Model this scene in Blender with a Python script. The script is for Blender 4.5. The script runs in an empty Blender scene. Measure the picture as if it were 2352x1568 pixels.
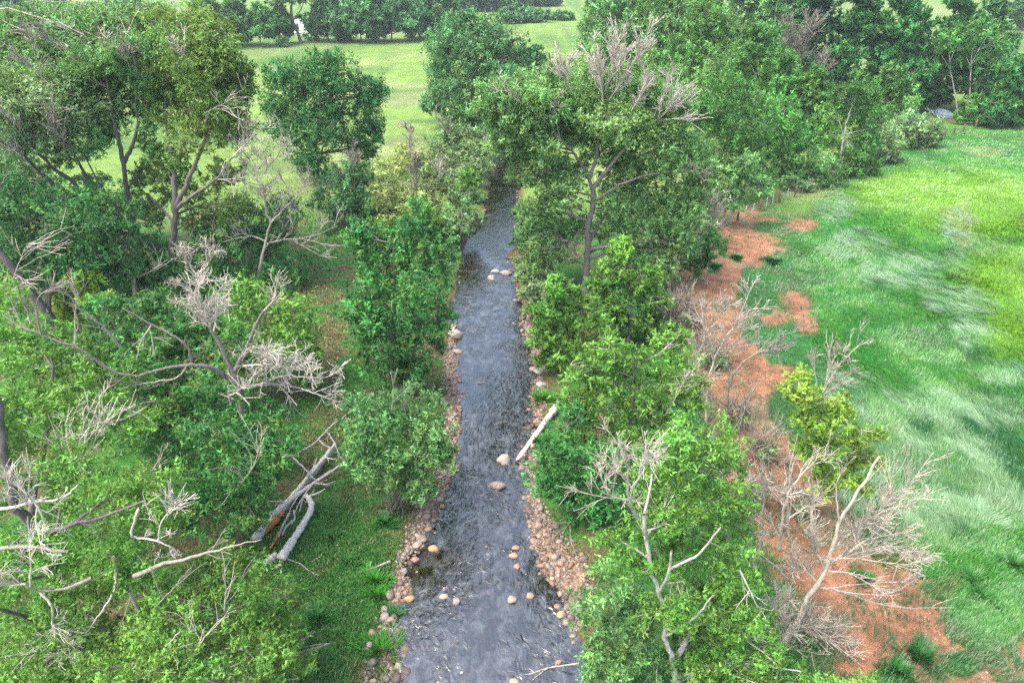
import bpy, math
import numpy as np
from mathutils import Vector

scene = bpy.context.scene
COL = scene.collection
R = math.radians

# ---------------------------------------------------------------- camera
CAM_H, PITCH, FPX = 26.0, R(30.0), 1566.0          # metres, down-tilt, focal length for a 2352 px wide picture
cam = bpy.data.cameras.new('camera')
cam.sensor_width = 36.0
cam.lens = FPX / 2352.0 * 36.0
cam.clip_end = 6000.0
cam_ob = bpy.data.objects.new('camera', cam)
cam_ob.location = (0, 0, CAM_H)
cam_ob.rotation_euler = (R(90) - PITCH, 0, 0)
COL.objects.link(cam_ob)
scene.camera = cam_ob

# ---------------------------------------------------------------- sky, sun, exposure
SUN_EL, SUN_AZ = R(62), R(246)
world = bpy.data.worlds.new('World')
scene.world = world
world.use_nodes = True
wn = world.node_tree
bg = wn.nodes['Background']
sky = wn.nodes.new('ShaderNodeTexSky')
sky.sky_type = 'NISHITA'
sky.sun_disc = False
sky.sun_elevation = SUN_EL
sky.sun_rotation = SUN_AZ
sky.air_density = 1.0
sky.dust_density = 4.0
sky.ozone_density = 1.0
wn.links.new(sky.outputs[0], bg.inputs[0])
bg.inputs[1].default_value = 0.15
sl = bpy.data.lights.new('sun', 'SUN')
sl.energy = 1.1
sl.angle = R(32)
sl.color = (1.0, 0.955, 0.87)
sun = bpy.data.objects.new('sun', sl)
sv = Vector((math.sin(SUN_AZ) * math.cos(SUN_EL), math.cos(SUN_AZ) * math.cos(SUN_EL), math.sin(SUN_EL)))
sun.rotation_euler = sv.to_track_quat('Z', 'Y').to_euler()
sun.location = (0, 0, 60)
COL.objects.link(sun)
scene.view_settings.view_transform = 'Standard'
scene.view_settings.look = 'None'
scene.view_settings.gamma = 1.0
scene.view_settings.exposure = 1.86
scene.render.engine = 'CYCLES'
cy = scene.cycles
cy.use_denoising = False
cy.max_bounces = 8
cy.diffuse_bounces = 4
cy.glossy_bounces = 2
cy.transmission_bounces = 3
cy.transparent_max_bounces = 6
cy.volume_bounces = 0
cy.sample_clamp_indirect = 2.0
cy.use_adaptive_sampling = False
cy.caustics_reflective = False
cy.caustics_refractive = False

# ---------------------------------------------------------------- geometry of the view: picture measurements to places
SP, CP = math.sin(PITCH), math.cos(PITCH)
def ray(px, py):
    u = (px - 1176.0) / FPX
    v = (784.0 - py) / FPX
    return np.array([u, CP + v * SP, -SP + v * CP])
def G(px, py, z=0.0):
    d = ray(px, py)
    return np.array([0, 0, CAM_H]) + d * ((z - CAM_H) / d[2])
def at(px, py, Y):
    d = ray(px, py)
    return np.array([0, 0, CAM_H]) + d * (Y / d[1])
def mpp(p):
    return (p[1] * CP + (CAM_H - p[2]) * SP) / FPX
def proj(x, y, z=0.0):
    d = y * CP + (CAM_H - z) * SP
    v = (y * SP - (CAM_H - z) * CP)
    d = np.maximum(d, 0.5)
    return 1176 + FPX * x / d, 784 - FPX * v / d

# ---------------------------------------------------------------- noise
def _hash(ix, iy, s):
    h = (ix.astype(np.int64) * 374761393 + iy.astype(np.int64) * 668265263 + s * 974711) & 0x7fffffff
    h = ((h ^ (h >> 13)) * 1274126177) & 0x7fffffff
    h = h ^ (h >> 16)
    return (h & 0xffff) / 65535.0
def vnoise(x, y, s=0):
    x = np.asarray(x, float); y = np.asarray(y, float)
    ix = np.floor(x); iy = np.floor(y)
    fx = x - ix; fy = y - iy
    fx = fx * fx * (3 - 2 * fx); fy = fy * fy * (3 - 2 * fy)
    a = _hash(ix, iy, s); b = _hash(ix + 1, iy, s); c = _hash(ix, iy + 1, s); d = _hash(ix + 1, iy + 1, s)
    return (a + (b - a) * fx) * (1 - fy) + (c + (d - c) * fx) * fy
def fbm(x, y, s=0, o=4):
    t = 0; a = 0.5; n = 0
    for k in range(o):
        t = t + a * vnoise(x * 2 ** k, y * 2 ** k, s + k * 17); n += a; a *= 0.55
    return t / n
def sstep(a, b, x):
    t = np.clip((x - a) / (b - a), 0, 1)
    return t * t * (3 - 2 * t)

# ---------------------------------------------------------------- mesh helpers
def norm(v):
    return v / np.maximum(np.linalg.norm(v, axis=-1, keepdims=True), 1e-9)
def mesh_from(name, V, F, mat, col=None, smooth=False):
    me = bpy.data.meshes.new(name)
    V = np.ascontiguousarray(V, np.float32).reshape(-1, 3)
    F = np.ascontiguousarray(F, np.int32)
    n, k = F.shape
    me.vertices.add(len(V)); me.vertices.foreach_set('co', V.ravel())
    me.loops.add(n * k); me.loops.foreach_set('vertex_index', F.ravel())
    me.polygons.add(n)
    me.polygons.foreach_set('loop_start', np.arange(0, n * k, k, dtype=np.int32))
    if smooth:
        me.polygons.foreach_set('use_smooth', np.ones(n, bool))
    if col is not None:
        c = np.ones((len(V), 4), np.float32); c[:, :3] = col
        at_ = me.color_attributes.new('col', 'FLOAT_COLOR', 'POINT')
        at_.data.foreach_set('color', c.ravel())
    me.update(calc_edges=True)
    me.materials.append(mat)
    return me
def obj(name, me, parent=None):
    o = bpy.data.objects.new(name, me)
    COL.objects.link(o)
    if parent is not None:
        o.parent = parent
        o.matrix_parent_inverse = parent.matrix_basis.inverted()
    return o
def empty(name, loc):
    o = bpy.data.objects.new(name, None)
    o.location = loc; o.empty_display_size = 0.3
    COL.objects.link(o)
    return o
def tag(o, label=None, cat=None, group=None, kind=None):
    if label: o['label'] = label
    if cat: o['category'] = cat
    if group: o['group'] = group
    if kind: o['kind'] = kind
    return o
def tubes(P, Rr, S=4):
    """P [N,K,3] polylines, Rr [N,K] radii -> verts, quads"""
    P = np.asarray(P, float); Rr = np.asarray(Rr, float)
    N, K, _ = P.shape
    T = np.empty_like(P)
    T[:, 1:-1] = P[:, 2:] - P[:, :-2]; T[:, 0] = P[:, 1] - P[:, 0]; T[:, -1] = P[:, -1] - P[:, -2]
    T = norm(T)
    ref = np.where(np.abs(T[:, :1, 2:3]) > 0.9, np.array([1.0, 0, 0]), np.array([0, 0, 1.0]))
    ref = np.broadcast_to(ref, P.shape)
    A = norm(np.cross(T, ref)); B = np.cross(T, A)
    ang = np.arange(S) * 2 * math.pi / S
    V = P[:, :, None] + Rr[:, :, None, None] * (A[:, :, None] * np.cos(ang)[None, None, :, None] + B[:, :, None] * np.sin(ang)[None, None, :, None])
    idx = np.arange(N * K * S).reshape(N, K, S)
    a = idx[:, :-1]; b = idx[:, 1:]
    F = np.stack([a, np.roll(a, -1, 2), np.roll(b, -1, 2), b], -1).reshape(-1, 4)
    return V.reshape(-1, 3), F
class Acc:
    def __init__(s): s.V = []; s.F = []; s.C = []; s.n = 0
    def add(s, V, F, c):
        V = np.asarray(V).reshape(-1, 3)
        s.V.append(V); s.F.append(np.asarray(F) + s.n); s.n += len(V)
        c = np.asarray(c, float)
        s.C.append(np.broadcast_to(c, V.shape) if c.ndim == 1 else c)
    def tube(s, P, Rr, S, c):
        P = np.asarray(P, float); Rr = np.asarray(Rr, float)
        if P.ndim == 2: P = P[None]; Rr = Rr[None]
        V, F = tubes(P, Rr, S); s.add(V, F, c)
    def build(s, name, mat, parent=None, smooth=False):
        if not s.V: return None
        return obj(name, mesh_from(name, np.concatenate(s.V), np.concatenate(s.F), mat, np.concatenate(s.C), smooth), parent)
def resample(P, n):
    P = np.asarray(P, float)
    d = np.r_[0, np.cumsum(np.linalg.norm(np.diff(P, axis=0), axis=1))]
    t = np.linspace(0, d[-1], n)
    # Catmull-Rom-like smoothing by cubic blending of the linear interpolation
    Q = np.stack([np.interp(t, d, P[:, k]) for k in range(3)], 1)
    for _ in range(2):
        Q[1:-1] = (Q[:-2] + 2 * Q[1:-1] + Q[2:]) / 4
    return Q

# ---------------------------------------------------------------- materials
def mat_base(name):
    m = bpy.data.materials.new(name); m.use_nodes = True
    nt = m.node_tree; nt.nodes.clear()
    out = nt.nodes.new('ShaderNodeOutputMaterial')
    return m, nt, out
def N(nt, t, **kw):
    n = nt.nodes.new(t)
    for k, v in kw.items(): setattr(n, k, v)
    return n
def leaf_material(name, rough, spec, trans):
    m, nt, out = mat_base(name)
    a = N(nt, 'ShaderNodeAttribute', attribute_name='col')
    p = N(nt, 'ShaderNodeBsdfPrincipled')
    p.inputs['Roughness'].default_value = rough
    p.inputs['Specular IOR Level'].default_value = spec
    tr = N(nt, 'ShaderNodeBsdfTranslucent')
    mx = N(nt, 'ShaderNodeMixShader'); mx.inputs[0].default_value = trans
    g = N(nt, 'ShaderNodeMixRGB', blend_type='MULTIPLY'); g.inputs[0].default_value = 1
    g.inputs[2].default_value = (1.25, 1.3, 0.6, 1)
    nt.links.new(a.outputs['Color'], p.inputs['Base Color'])
    nt.links.new(a.outputs['Color'], g.inputs[1]); nt.links.new(g.outputs[0], tr.inputs['Color'])
    nt.links.new(p.outputs[0], mx.inputs[1]); nt.links.new(tr.outputs[0], mx.inputs[2])
    nt.links.new(mx.outputs[0], out.inputs[0])
    return m
M_LEAF = leaf_material('leaves', 0.5, 0.3, 0.30)
M_GRASS = leaf_material('grass_blades', 0.38, 0.5, 0.22)
def bark_material(name, scale, lo, hi, bump):
    m, nt, out = mat_base(name)
    a = N(nt, 'ShaderNodeAttribute', attribute_name='col')
    tc = N(nt, 'ShaderNodeTexCoord')
    mp = N(nt, 'ShaderNodeMapping'); mp.inputs['Scale'].default_value = (scale, scale, scale * 0.22)
    nz = N(nt, 'ShaderNodeTexNoise'); nz.inputs['Scale'].default_value = 1.0; nz.inputs['Detail'].default_value = 5
    mr = N(nt, 'ShaderNodeMapRange'); mr.inputs[1].default_value = 0.3; mr.inputs[2].default_value = 0.7
    mr.inputs[3].default_value = lo; mr.inputs[4].default_value = hi
    mu = N(nt, 'ShaderNodeMixRGB', blend_type='MULTIPLY'); mu.inputs[0].default_value = 1
    p = N(nt, 'ShaderNodeBsdfPrincipled'); p.inputs['Roughness'].default_value = 0.85
    bp = N(nt, 'ShaderNodeBump'); bp.inputs['Strength'].default_value = bump; bp.inputs['Distance'].default_value = 0.05
    L = nt.links.new
    L(tc.outputs['Object'], mp.inputs[0]); L(mp.outputs[0], nz.inputs['Vector']); L(nz.outputs[0], mr.inputs[0])
    L(a.outputs['Color'], mu.inputs[1]); L(mr.outputs[0], mu.inputs[2]); L(mu.outputs[0], p.inputs['Base Color'])
    L(nz.outputs[0], bp.inputs['Height']); L(bp.outputs[0], p.inputs['Normal']); L(p.outputs[0], out.inputs[0])
    return m
M_BARK = bark_material('bark', 9.0, 0.55, 1.4, 0.9)
M_WOOD = bark_material('weathered_wood', 12.0, 0.6, 1.25, 0.6)
def ground_material():
    m, nt, out = mat_base('ground_cover')
    L = nt.links.new
    a = N(nt, 'ShaderNodeAttribute', attribute_name='col')
    tc = N(nt, 'ShaderNodeTexCoord')
    n1 = N(nt, 'ShaderNodeTexNoise'); n1.inputs['Scale'].default_value = 2.3; n1.inputs['Detail'].default_value = 8; n1.inputs['Roughness'].default_value = 0.7
    n2 = N(nt, 'ShaderNodeTexNoise'); n2.inputs['Scale'].default_value = 14.0; n2.inputs['Detail'].default_value = 4
    mr = N(nt, 'ShaderNodeMapRange'); mr.inputs[1].default_value = 0.3; mr.inputs[2].default_value = 0.7; mr.inputs[3].default_value = 0.72; mr.inputs[4].default_value = 1.3
    mr2 = N(nt, 'ShaderNodeMapRange'); mr2.inputs[1].default_value = 0.3; mr2.inputs[2].default_value = 0.7; mr2.inputs[3].default_value = 0.7; mr2.inputs[4].default_value = 1.3
    m1 = N(nt, 'ShaderNodeMixRGB', blend_type='MULTIPLY'); m1.inputs[0].default_value = 1
    m2 = N(nt, 'ShaderNodeMixRGB', blend_type='MULTIPLY'); m2.inputs[0].default_value = 1
    p = N(nt, 'ShaderNodeBsdfPrincipled'); p.inputs['Roughness'].default_value = 0.9; p.inputs['Specular IOR Level'].default_value = 0.2
    bp = N(nt, 'ShaderNodeBump'); bp.inputs['Strength'].default_value = 0.9; bp.inputs['Distance'].default_value = 0.12
    ad = N(nt, 'ShaderNodeMath', operation='ADD')
    L(tc.outputs['Object'], n1.inputs['Vector']); L(tc.outputs['Object'], n2.inputs['Vector'])
    L(n1.outputs[0], mr.inputs[0]); L(n2.outputs[0], mr2.inputs[0])
    L(a.outputs['Color'], m1.inputs[1]); L(mr.outputs[0], m1.inputs[2]); L(m1.outputs[0], m2.inputs[1]); L(mr2.outputs[0], m2.inputs[2])
    n4 = N(nt, 'ShaderNodeTexNoise'); n4.inputs['Scale'].default_value = 0.22; n4.inputs['Detail'].default_value = 9; n4.inputs['Roughness'].default_value = 0.72
    mr4 = N(nt, 'ShaderNodeMapRange'); mr4.inputs[1].default_value = 0.32; mr4.inputs[2].default_value = 0.68; mr4.inputs[3].default_value = 0.72; mr4.inputs[4].default_value = 1.28
    m4 = N(nt, 'ShaderNodeMixRGB', blend_type='MULTIPLY'); m4.inputs[0].default_value = 1
    L(tc.outputs['Object'], n4.inputs['Vector']); L(n4.outputs[0], mr4.inputs[0]); L(m2.outputs[0], m4.inputs[1]); L(mr4.outputs[0], m4.inputs[2])
    L(m4.outputs[0], p.inputs['Base Color'])
    L(n1.outputs[0], ad.inputs[0]); L(n2.outputs[0], ad.inputs[1]); L(ad.outputs[0], bp.inputs['Height']); L(bp.outputs[0], p.inputs['Normal'])
    L(p.outputs[0], out.inputs[0])
    return m
M_GROUND = ground_material()
def stone_material(name, wet):
    m, nt, out = mat_base(name)
    L = nt.links.new
    a = N(nt, 'ShaderNodeAttribute', attribute_name='col')
    oi = N(nt, 'ShaderNodeObjectInfo')
    tc = N(nt, 'ShaderNodeTexCoord')
    nz = N(nt, 'ShaderNodeTexNoise'); nz.inputs['Scale'].default_value = 6; nz.inputs['Detail'].default_value = 6
    mr = N(nt, 'ShaderNodeMapRange'); mr.inputs[1].default_value = 0.3; mr.inputs[2].default_value = 0.7; mr.inputs[3].default_value = 0.65; mr.inputs[4].default_value = 1.25
    mu = N(nt, 'ShaderNodeMixRGB', blend_type='MULTIPLY'); mu.inputs[0].default_value = 1
    m2 = N(nt, 'ShaderNodeMixRGB', blend_type='MULTIPLY'); m2.inputs[0].default_value = 1
    p = N(nt, 'ShaderNodeBsdfPrincipled'); p.inputs['Roughness'].default_value = 0.4 if wet else 0.7
    bp = N(nt, 'ShaderNodeBump'); bp.inputs['Strength'].default_value = 0.35; bp.inputs['Distance'].default_value = 0.03
    L(tc.outputs['Object'], nz.inputs['Vector']); L(nz.outputs[0], mr.inputs[0])
    L(a.outputs['Color'], mu.inputs[1]); L(oi.outputs['Color'], mu.inputs[2]); L(mu.outputs[0], m2.inputs[1]); L(mr.outputs[0], m2.inputs[2])
    L(m2.outputs[0], p.inputs['Base Color']); L(nz.outputs[0], bp.inputs['Height']); L(bp.outputs[0], p.inputs['Normal']); L(p.outputs[0], out.inputs[0])
    return m
M_STONE = stone_material('river_stone', False)
def water_material():
    m, nt, out = mat_base('stream_water')
    L = nt.links.new
    tc = N(nt, 'ShaderNodeTexCoord')
    mp = N(nt, 'ShaderNodeMapping'); mp.inputs['Scale'].default_value = (1.0, 0.62, 1.0)
    n1 = N(nt, 'ShaderNodeTexNoise'); n1.inputs['Scale'].default_value = 3.4; n1.inputs['Detail'].default_value = 5; n1.inputs['Distortion'].default_value = 0.8
    n2 = N(nt, 'ShaderNodeTexNoise'); n2.inputs['Scale'].default_value = 0.55; n2.inputs['Detail'].default_value = 2
    b1 = N(nt, 'ShaderNodeBump'); b1.inputs['Distance'].default_value = 0.10
    mr = N(nt, 'ShaderNodeMapRange'); mr.inputs[1].default_value = 0.38; mr.inputs[2].default_value = 0.62; mr.inputs[3].default_value = 0.25; mr.inputs[4].default_value = 1.0
    fr = N(nt, 'ShaderNodeFresnel'); fr.inputs['IOR'].default_value = 2.6
    gl = N(nt, 'ShaderNodeBsdfGlossy'); gl.inputs['Roughness'].default_value = 0.05; gl.inputs['Color'].default_value = (1.0, 0.97, 0.87, 1)
    tr = N(nt, 'ShaderNodeBsdfTransparent'); tr.inputs['Color'].default_value = (0.66, 0.58, 0.48, 1)
    mx = N(nt, 'ShaderNodeMixShader')
    L(tc.outputs['Object'], mp.inputs[0]); L(mp.outputs[0], n1.inputs['Vector']); L(tc.outputs['Object'], n2.inputs['Vector'])
    L(n2.outputs[0], mr.inputs[0]); L(mr.outputs[0], b1.inputs['Strength']); L(n1.outputs[0], b1.inputs['Height'])
    L(b1.outputs[0], fr.inputs['Normal']); L(b1.outputs[0], gl.inputs['Normal'])
    df = N(nt, 'ShaderNodeBsdfDiffuse'); df.inputs['Color'].default_value = (0.36, 0.39, 0.40, 1)
    m0 = N(nt, 'ShaderNodeMixShader')
    n3 = N(nt, 'ShaderNodeTexNoise'); n3.inputs['Scale'].default_value = 1.7; n3.inputs['Detail'].default_value = 6; n3.inputs['Roughness'].default_value = 0.7; n3.inputs['Distortion'].default_value = 0.6
    r3 = N(nt, 'ShaderNodeMapRange'); r3.inputs[1].default_value = 0.46; r3.inputs[2].default_value = 0.68; r3.inputs[3].default_value = 0.0; r3.inputs[4].default_value = 0.2
    L(mp.outputs[0], n3.inputs['Vector']); L(n3.outputs[0], r3.inputs[0]); sx = N(nt, 'ShaderNodeSeparateXYZ'); ry = N(nt, 'ShaderNodeMapRange'); ry.inputs[1].default_value = 52; ry.inputs[2].default_value = 72; ry.inputs[3].default_value = 1.0; ry.inputs[4].default_value = 0.06
    mm = N(nt, 'ShaderNodeMath', operation='MULTIPLY')
    L(tc.outputs['Object'], sx.inputs[0]); L(sx.outputs[1], ry.inputs[0]); L(r3.outputs[0], mm.inputs[0]); L(ry.outputs[0], mm.inputs[1]); L(mm.outputs[0], m0.inputs[0])
    L(b1.outputs[0], df.inputs['Normal']); L(tr.outputs[0], m0.inputs[1]); L(df.outputs[0], m0.inputs[2])
    L(fr.outputs[0], mx.inputs[0]); L(m0.outputs[0], mx.inputs[1]); L(gl.outputs[0], mx.inputs[2]); L(mx.outputs[0], out.inputs[0])
    return m
M_WATER = water_material()
def flat_material(name, c, rough=0.6, metal=0.0):
    m, nt, out = mat_base(name)
    p = N(nt, 'ShaderNodeBsdfPrincipled'); p.inputs['Base Color'].default_value = (*c, 1)
    p.inputs['Roughness'].default_value = rough; p.inputs['Metallic'].default_value = metal
    nz = N(nt, 'ShaderNodeTexNoise'); nz.inputs['Scale'].default_value = 3
    mr = N(nt, 'ShaderNodeMapRange'); mr.inputs[3].default_value = 0.8; mr.inputs[4].default_value = 1.15
    mu = N(nt, 'ShaderNodeMixRGB', blend_type='MULTIPLY'); mu.inputs[0].default_value = 1; mu.inputs[1].default_value = (*c, 1)
    nt.links.new(nz.outputs[0], mr.inputs[0]); nt.links.new(mr.outputs[0], mu.inputs[2]); nt.links.new(mu.outputs[0], p.inputs['Base Color'])
    nt.links.new(p.outputs[0], out.inputs[0])
    return m

# ================================================================ THE SETTING
WATER_Z = -0.55
# left edge, right edge of the water in the photograph, by row, then the hidden bend to the right
EDGES = [(1760, 880, 1400), (1568, 900, 1340), (1400, 905, 1310), (1300, 935, 1262), (1200, 975, 1232), (1100, 1015, 1205), (1000, 1035, 1208), (940, 1038, 1240), (880, 1040, 1226),
         (800, 1042, 1222), (700, 1038, 1203), (620, 1055, 1180), (560, 1060, 1182), (500, 1105, 1195), (440, 1118, 1196), (390, 1130, 1190), (352, 1132, 1180)]
RC, RW = [], []
for py, l, r in EDGES:
    a = G(l, py, WATER_Z); b = G(r, py, WATER_Z)
    RC.append(((a + b) / 2)[:2]); RW.append((b[0] - a[0]) / 2)
for px, py, w in [(1205, 322, 2.0), (1260, 300, 1.6), (1300, 285, -1.2), (1450, 262, -1.5), (1700, 250, -1.5), (1950, 250, -1.5), (2125, 248, -0.6), (2148, 252, 2.0), (2170, 262, 2.8), (2185, 278, 2.0), (2192, 290, -0.6), (2230, 262, -1.5), (2330, 228, -1.5), (2600, 226, -1.5)]:
    RC.append(G(px, py, WATER_Z)[:2]); RW.append(w)
RC = np.array(RC); RW = np.array(RW)
def river_d(x, y):
    """distance outside the water's edge (negative inside)"""
    best = np.full(np.shape(x), 1e9)
    for i in range(len(RC) - 1):
        a, b = RC[i], RC[i + 1]; ab = b - a
        t = np.clip(((x - a[0]) * ab[0] + (y - a[1]) * ab[1]) / (ab @ ab), 0, 1)
        d = np.hypot(x - a[0] - t * ab[0], y - a[1] - t * ab[1]) - (RW[i] + t * (RW[i + 1] - RW[i]))
        best = np.minimum(best, d)
    return best
def height(x, y):
    x = np.asarray(x, float); y = np.asarray(y, float)
    d = river_d(x, y) + (fbm(x * 0.9, y * 0.9, 3, 3) - 0.5) * 0.8 + (fbm(x * 0.27, y * 0.27, 5, 2) - 0.5) * 1.7
    bank = WATER_Z + sstep(-0.1, 2.2, d) * (0.0 - WATER_Z) + np.clip(d, -1.4, 0) * 0.26
    far = np.clip((y - 30) / 100, 0, 1)
    return bank + (fbm(x * 0.08, y * 0.08, 9, 3) - 0.5) * 0.7 * sstep(1, 6, d) * (1 - 0 * far) + (fbm(x * 0.7, y * 0.7, 11, 3) - 0.5) * 0.12 * sstep(0.5, 3, d)

# --- red earth and grass, laid out from measured spots
def pline(px, py, pts):
    """normalised distance (0 centre, 1 edge) to a band of varying half-width"""
    best = np.full(np.shape(px), 1e9)
    for (x0, y0, w0), (x1, y1, w1) in zip(pts[:-1], pts[1:]):
        dx, dy = x1 - x0, y1 - y0
        t = np.clip(((px - x0) * dx + (py - y0) * dy) / (dx * dx + dy * dy), 0, 1)
        best = np.minimum(best, np.hypot(px - x0 - t * dx, py - y0 - t * dy) / (w0 + t * (w1 - w0)))
    return best
def blobs(px, py, L):
    v = np.zeros(np.shape(px))
    for cx, cy, rx, ry in L:
        v = np.maximum(v, 1 - np.hypot((px - cx) / rx, (py - cy) / ry))
    return v
SOIL_BAND = [(1720, 550, 95), (1650, 620, 140), (1670, 740, 140), (1710, 900, 130), (1770, 1080, 130), (1880, 1280, 130), (1990, 1400, 175), (2090, 1520, 240), (2200, 1650, 330)]
SOIL_ADD = [(1850, 745, 45, 34), (1735, 565, 70, 34), (1700, 600, 60, 50), (1845, 515, 55, 26), (1830, 700, 55, 60), (1770, 735, 90, 50), (1790, 860, 60, 50), (2330, 1560, 130, 40)]
SOIL_CUT = [(1735, 670, 55, 75), (1640, 615, 22, 22), (1795, 790, 70, 60), (1690, 590, 20, 16), (1775, 606, 26, 16), (1730, 760, 40, 40), (1810, 940, 60, 60), (2060, 1540, 50, 40), (1870, 1000, 60, 60), (2260, 1420, 110, 90), (2200, 1530, 60, 40), (2040, 1560, 60, 30), (1760, 520, 40, 16)]
SWIRL = [(2080, 620, 180, 60), (2200, 690, 110, 60), (1960, 560, 90, 50), (1920, 480, 50, 60), (2230, 770, 60, 50), (2110, 940, 200, 60), (2030, 1010, 130, 110), (2180, 1060, 200, 100), (2280, 960, 120, 60), (2150, 1180, 170, 60), (2300, 1170, 110, 60), (1990, 1130, 80, 70), (1960, 900, 80, 60), (2200, 530, 50, 60), (2320, 860, 70, 40)]
YELLOW = [(2250, 470, 260, 110), (2330, 650, 180, 110), (2100, 440, 220, 70), (2352, 760, 120, 90)]
def masks(x, y):
    px, py = proj(x, y)
    k = np.clip(px, 1300, 2600)
    n = fbm(x * 0.55, y * 0.55, 21, 5) - 0.5
    n2 = fbm(x * 1.6, y * 1.6, 29, 4) - 0.5
    s = 1 - pline(px, py, SOIL_BAND) + n * 0.7 + n2 * 0.8 + (fbm(x * 4.5, y * 4.5, 37, 3) - 0.5) * 0.5
    s = np.maximum(s, blobs(px, py, SOIL_ADD) + n * 0.8 + n2 * 0.6 - 0.1)
    s = s - 1.6 * np.clip(blobs(px, py, SOIL_CUT) + n2 * 0.6 + 0.1, 0, 1)
    soil = sstep(-0.12, 0.25, s) * (px > 1380)
    sw = sstep(0.0, 0.4, blobs(px, py, SWIRL) + n * 1.0 + n2 * 0.6 - 0.10)
    sw = sw * (px > 1700) * (1 - soil) * (0.25 + 0.75 * sstep(0.36, 0.6, fbm(x * 0.9 + 0.5 * y, y * 0.35 - 0.3 * x, 33, 4)))
    ye = sstep(-0.25, 0.7, blobs(px, py, YELLOW) + n * 0.6)
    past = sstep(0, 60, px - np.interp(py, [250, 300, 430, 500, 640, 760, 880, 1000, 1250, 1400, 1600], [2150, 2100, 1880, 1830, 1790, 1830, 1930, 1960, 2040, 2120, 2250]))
    return soil, sw, ye, past
C_SOIL = np.array([0.27, 0.13, 0.07])
C_EMER = np.array([0.030, 0.185, 0.022]); C_DARKG = np.array([0.020, 0.11, 0.022]); C_YEL = np.array([0.145, 0.31, 0.016]); C_PALE_SHEEN = np.array([0.27, 0.42, 0.225]); C_STRAW = np.array([0.30, 0.30, 0.14])  # the pale one: underside of laid grass, with sky sheen put into the colour
C_LAWN = np.array([0.042, 0.15, 0.022]); C_FIELD = np.array([0.15, 0.245, 0.048]); C_BROWN = np.array([0.12, 0.092, 0.042])
def lerp(a, b, t):
    return a + (b - a) * t[..., None]
def ground_color(x, y):
    soil, sw, ye, past = masks(x, y)
    px, py = proj(x, y)
    n = fbm(x * 0.35, y * 0.35, 41, 5); n2 = fbm(x * 0.12, y * 0.12, 43, 4); n3 = fbm(x * 1.3, y * 1.3, 47, 4)
    c = lerp(np.broadcast_to(C_LAWN, x.shape + (3,)), C_BROWN, 0.95 * sstep(0.44, 0.6, n * 0.6 + n3 * 0.4) * (py > 480))
    far = sstep(62, 85, y)
    fld = lerp(np.broadcast_to(C_FIELD, x.shape + (3,)), np.array([0.085, 0.165, 0.032]), sstep(0.42, 0.62, fbm(x * 0.09, y * 0.14, 51, 6)))
    fld = lerp(fld, C_STRAW * 0.9, 0.5 * sstep(0.5, 0.72, fbm(x * 0.05, y * 0.1, 57, 6)))
    c = lerp(c, fld, far)
    p = lerp(np.broadcast_to(C_EMER, x.shape + (3,)), C_DARKG, sstep(0.42, 0.66, n))
    p = lerp(p, C_YEL, ye * 0.9)
    p = lerp(p, C_PALE_SHEEN * 0.5, sw * 0.4)
    st = sstep(0.1, 0.5, blobs(px, py, [(2215, 525, 40, 70), (2260, 350, 60, 20), (2190, 500, 40, 30)]) + n3 * 0.6 - 0.3)
    p = lerp(p, C_STRAW, st * 0.35)
    far2 = sstep(105, 150, y)
    p = lerp(p, fld * 0.9, far2)
    c = lerp(c, p, past)
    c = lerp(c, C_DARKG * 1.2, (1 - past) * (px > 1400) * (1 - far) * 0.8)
    c = lerp(c, lerp(np.broadcast_to(C_SOIL, x.shape + (3,)), np.array([0.21, 0.15, 0.085]), sstep(0.5, 0.7, n)) * (0.35 + 1.3 * n3[..., None]), soil)
    d = river_d(x, y) + (n3 - 0.5) * 1.2
    bed = np.array([0.10, 0.062, 0.032])
    c = lerp(c, bed, 1 - sstep(-0.2, 0.9, d))
    return c

def axis(lo, hi, step, ext, g=1.22):
    a = list(np.arange(lo, hi + 1e-6, step)); s = step; v = a[-1]
    while v < ext[1]: s *= g; v += s; a.append(v)
    s = step; v = a[0]; b = []
    while v > ext[0]: s *= g; v -= s; b.append(v)
    return np.array(b[::-1] + a)
gx = axis(-34, 58, 0.40, (-2200, 2200)); gy = axis(10, 128, 0.40, (-300, 2600))
XX, YY = np.meshgrid(gx, gy)
ZZ = height(XX, YY)
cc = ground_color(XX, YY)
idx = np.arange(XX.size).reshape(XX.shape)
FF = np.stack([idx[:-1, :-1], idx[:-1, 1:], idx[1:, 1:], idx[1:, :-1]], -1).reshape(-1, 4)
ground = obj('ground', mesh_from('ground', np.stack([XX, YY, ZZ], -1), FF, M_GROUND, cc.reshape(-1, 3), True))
tag(ground, kind='structure')

# water: one sheet following the channel
wv = []; K = 9
cen = resample(np.c_[RC, RW], 240)
tan = np.gradient(cen[:, :2], axis=0); tan = norm(tan); nor = np.stack([tan[:, 1], -tan[:, 0]], 1)
for j in range(K):
    t = (j / (K - 1) * 2 - 1)
    q = cen[:, :2] + nor * np.maximum(cen[:, 2:3] + 1.3, 0.3) * t
    wv.append(np.c_[q, np.full(len(q), WATER_Z)])
wv = np.stack(wv, 1)
wi = np.arange(wv.shape[0] * K).reshape(-1, K)
wf = np.stack([wi[:-1, :-1], wi[:-1, 1:], wi[1:, 1:], wi[1:, :-1]], -1).reshape(-1, 4)
water = obj('stream', mesh_from('stream', wv, wf, M_WATER, None, True))
tag(water, kind='structure')

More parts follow.
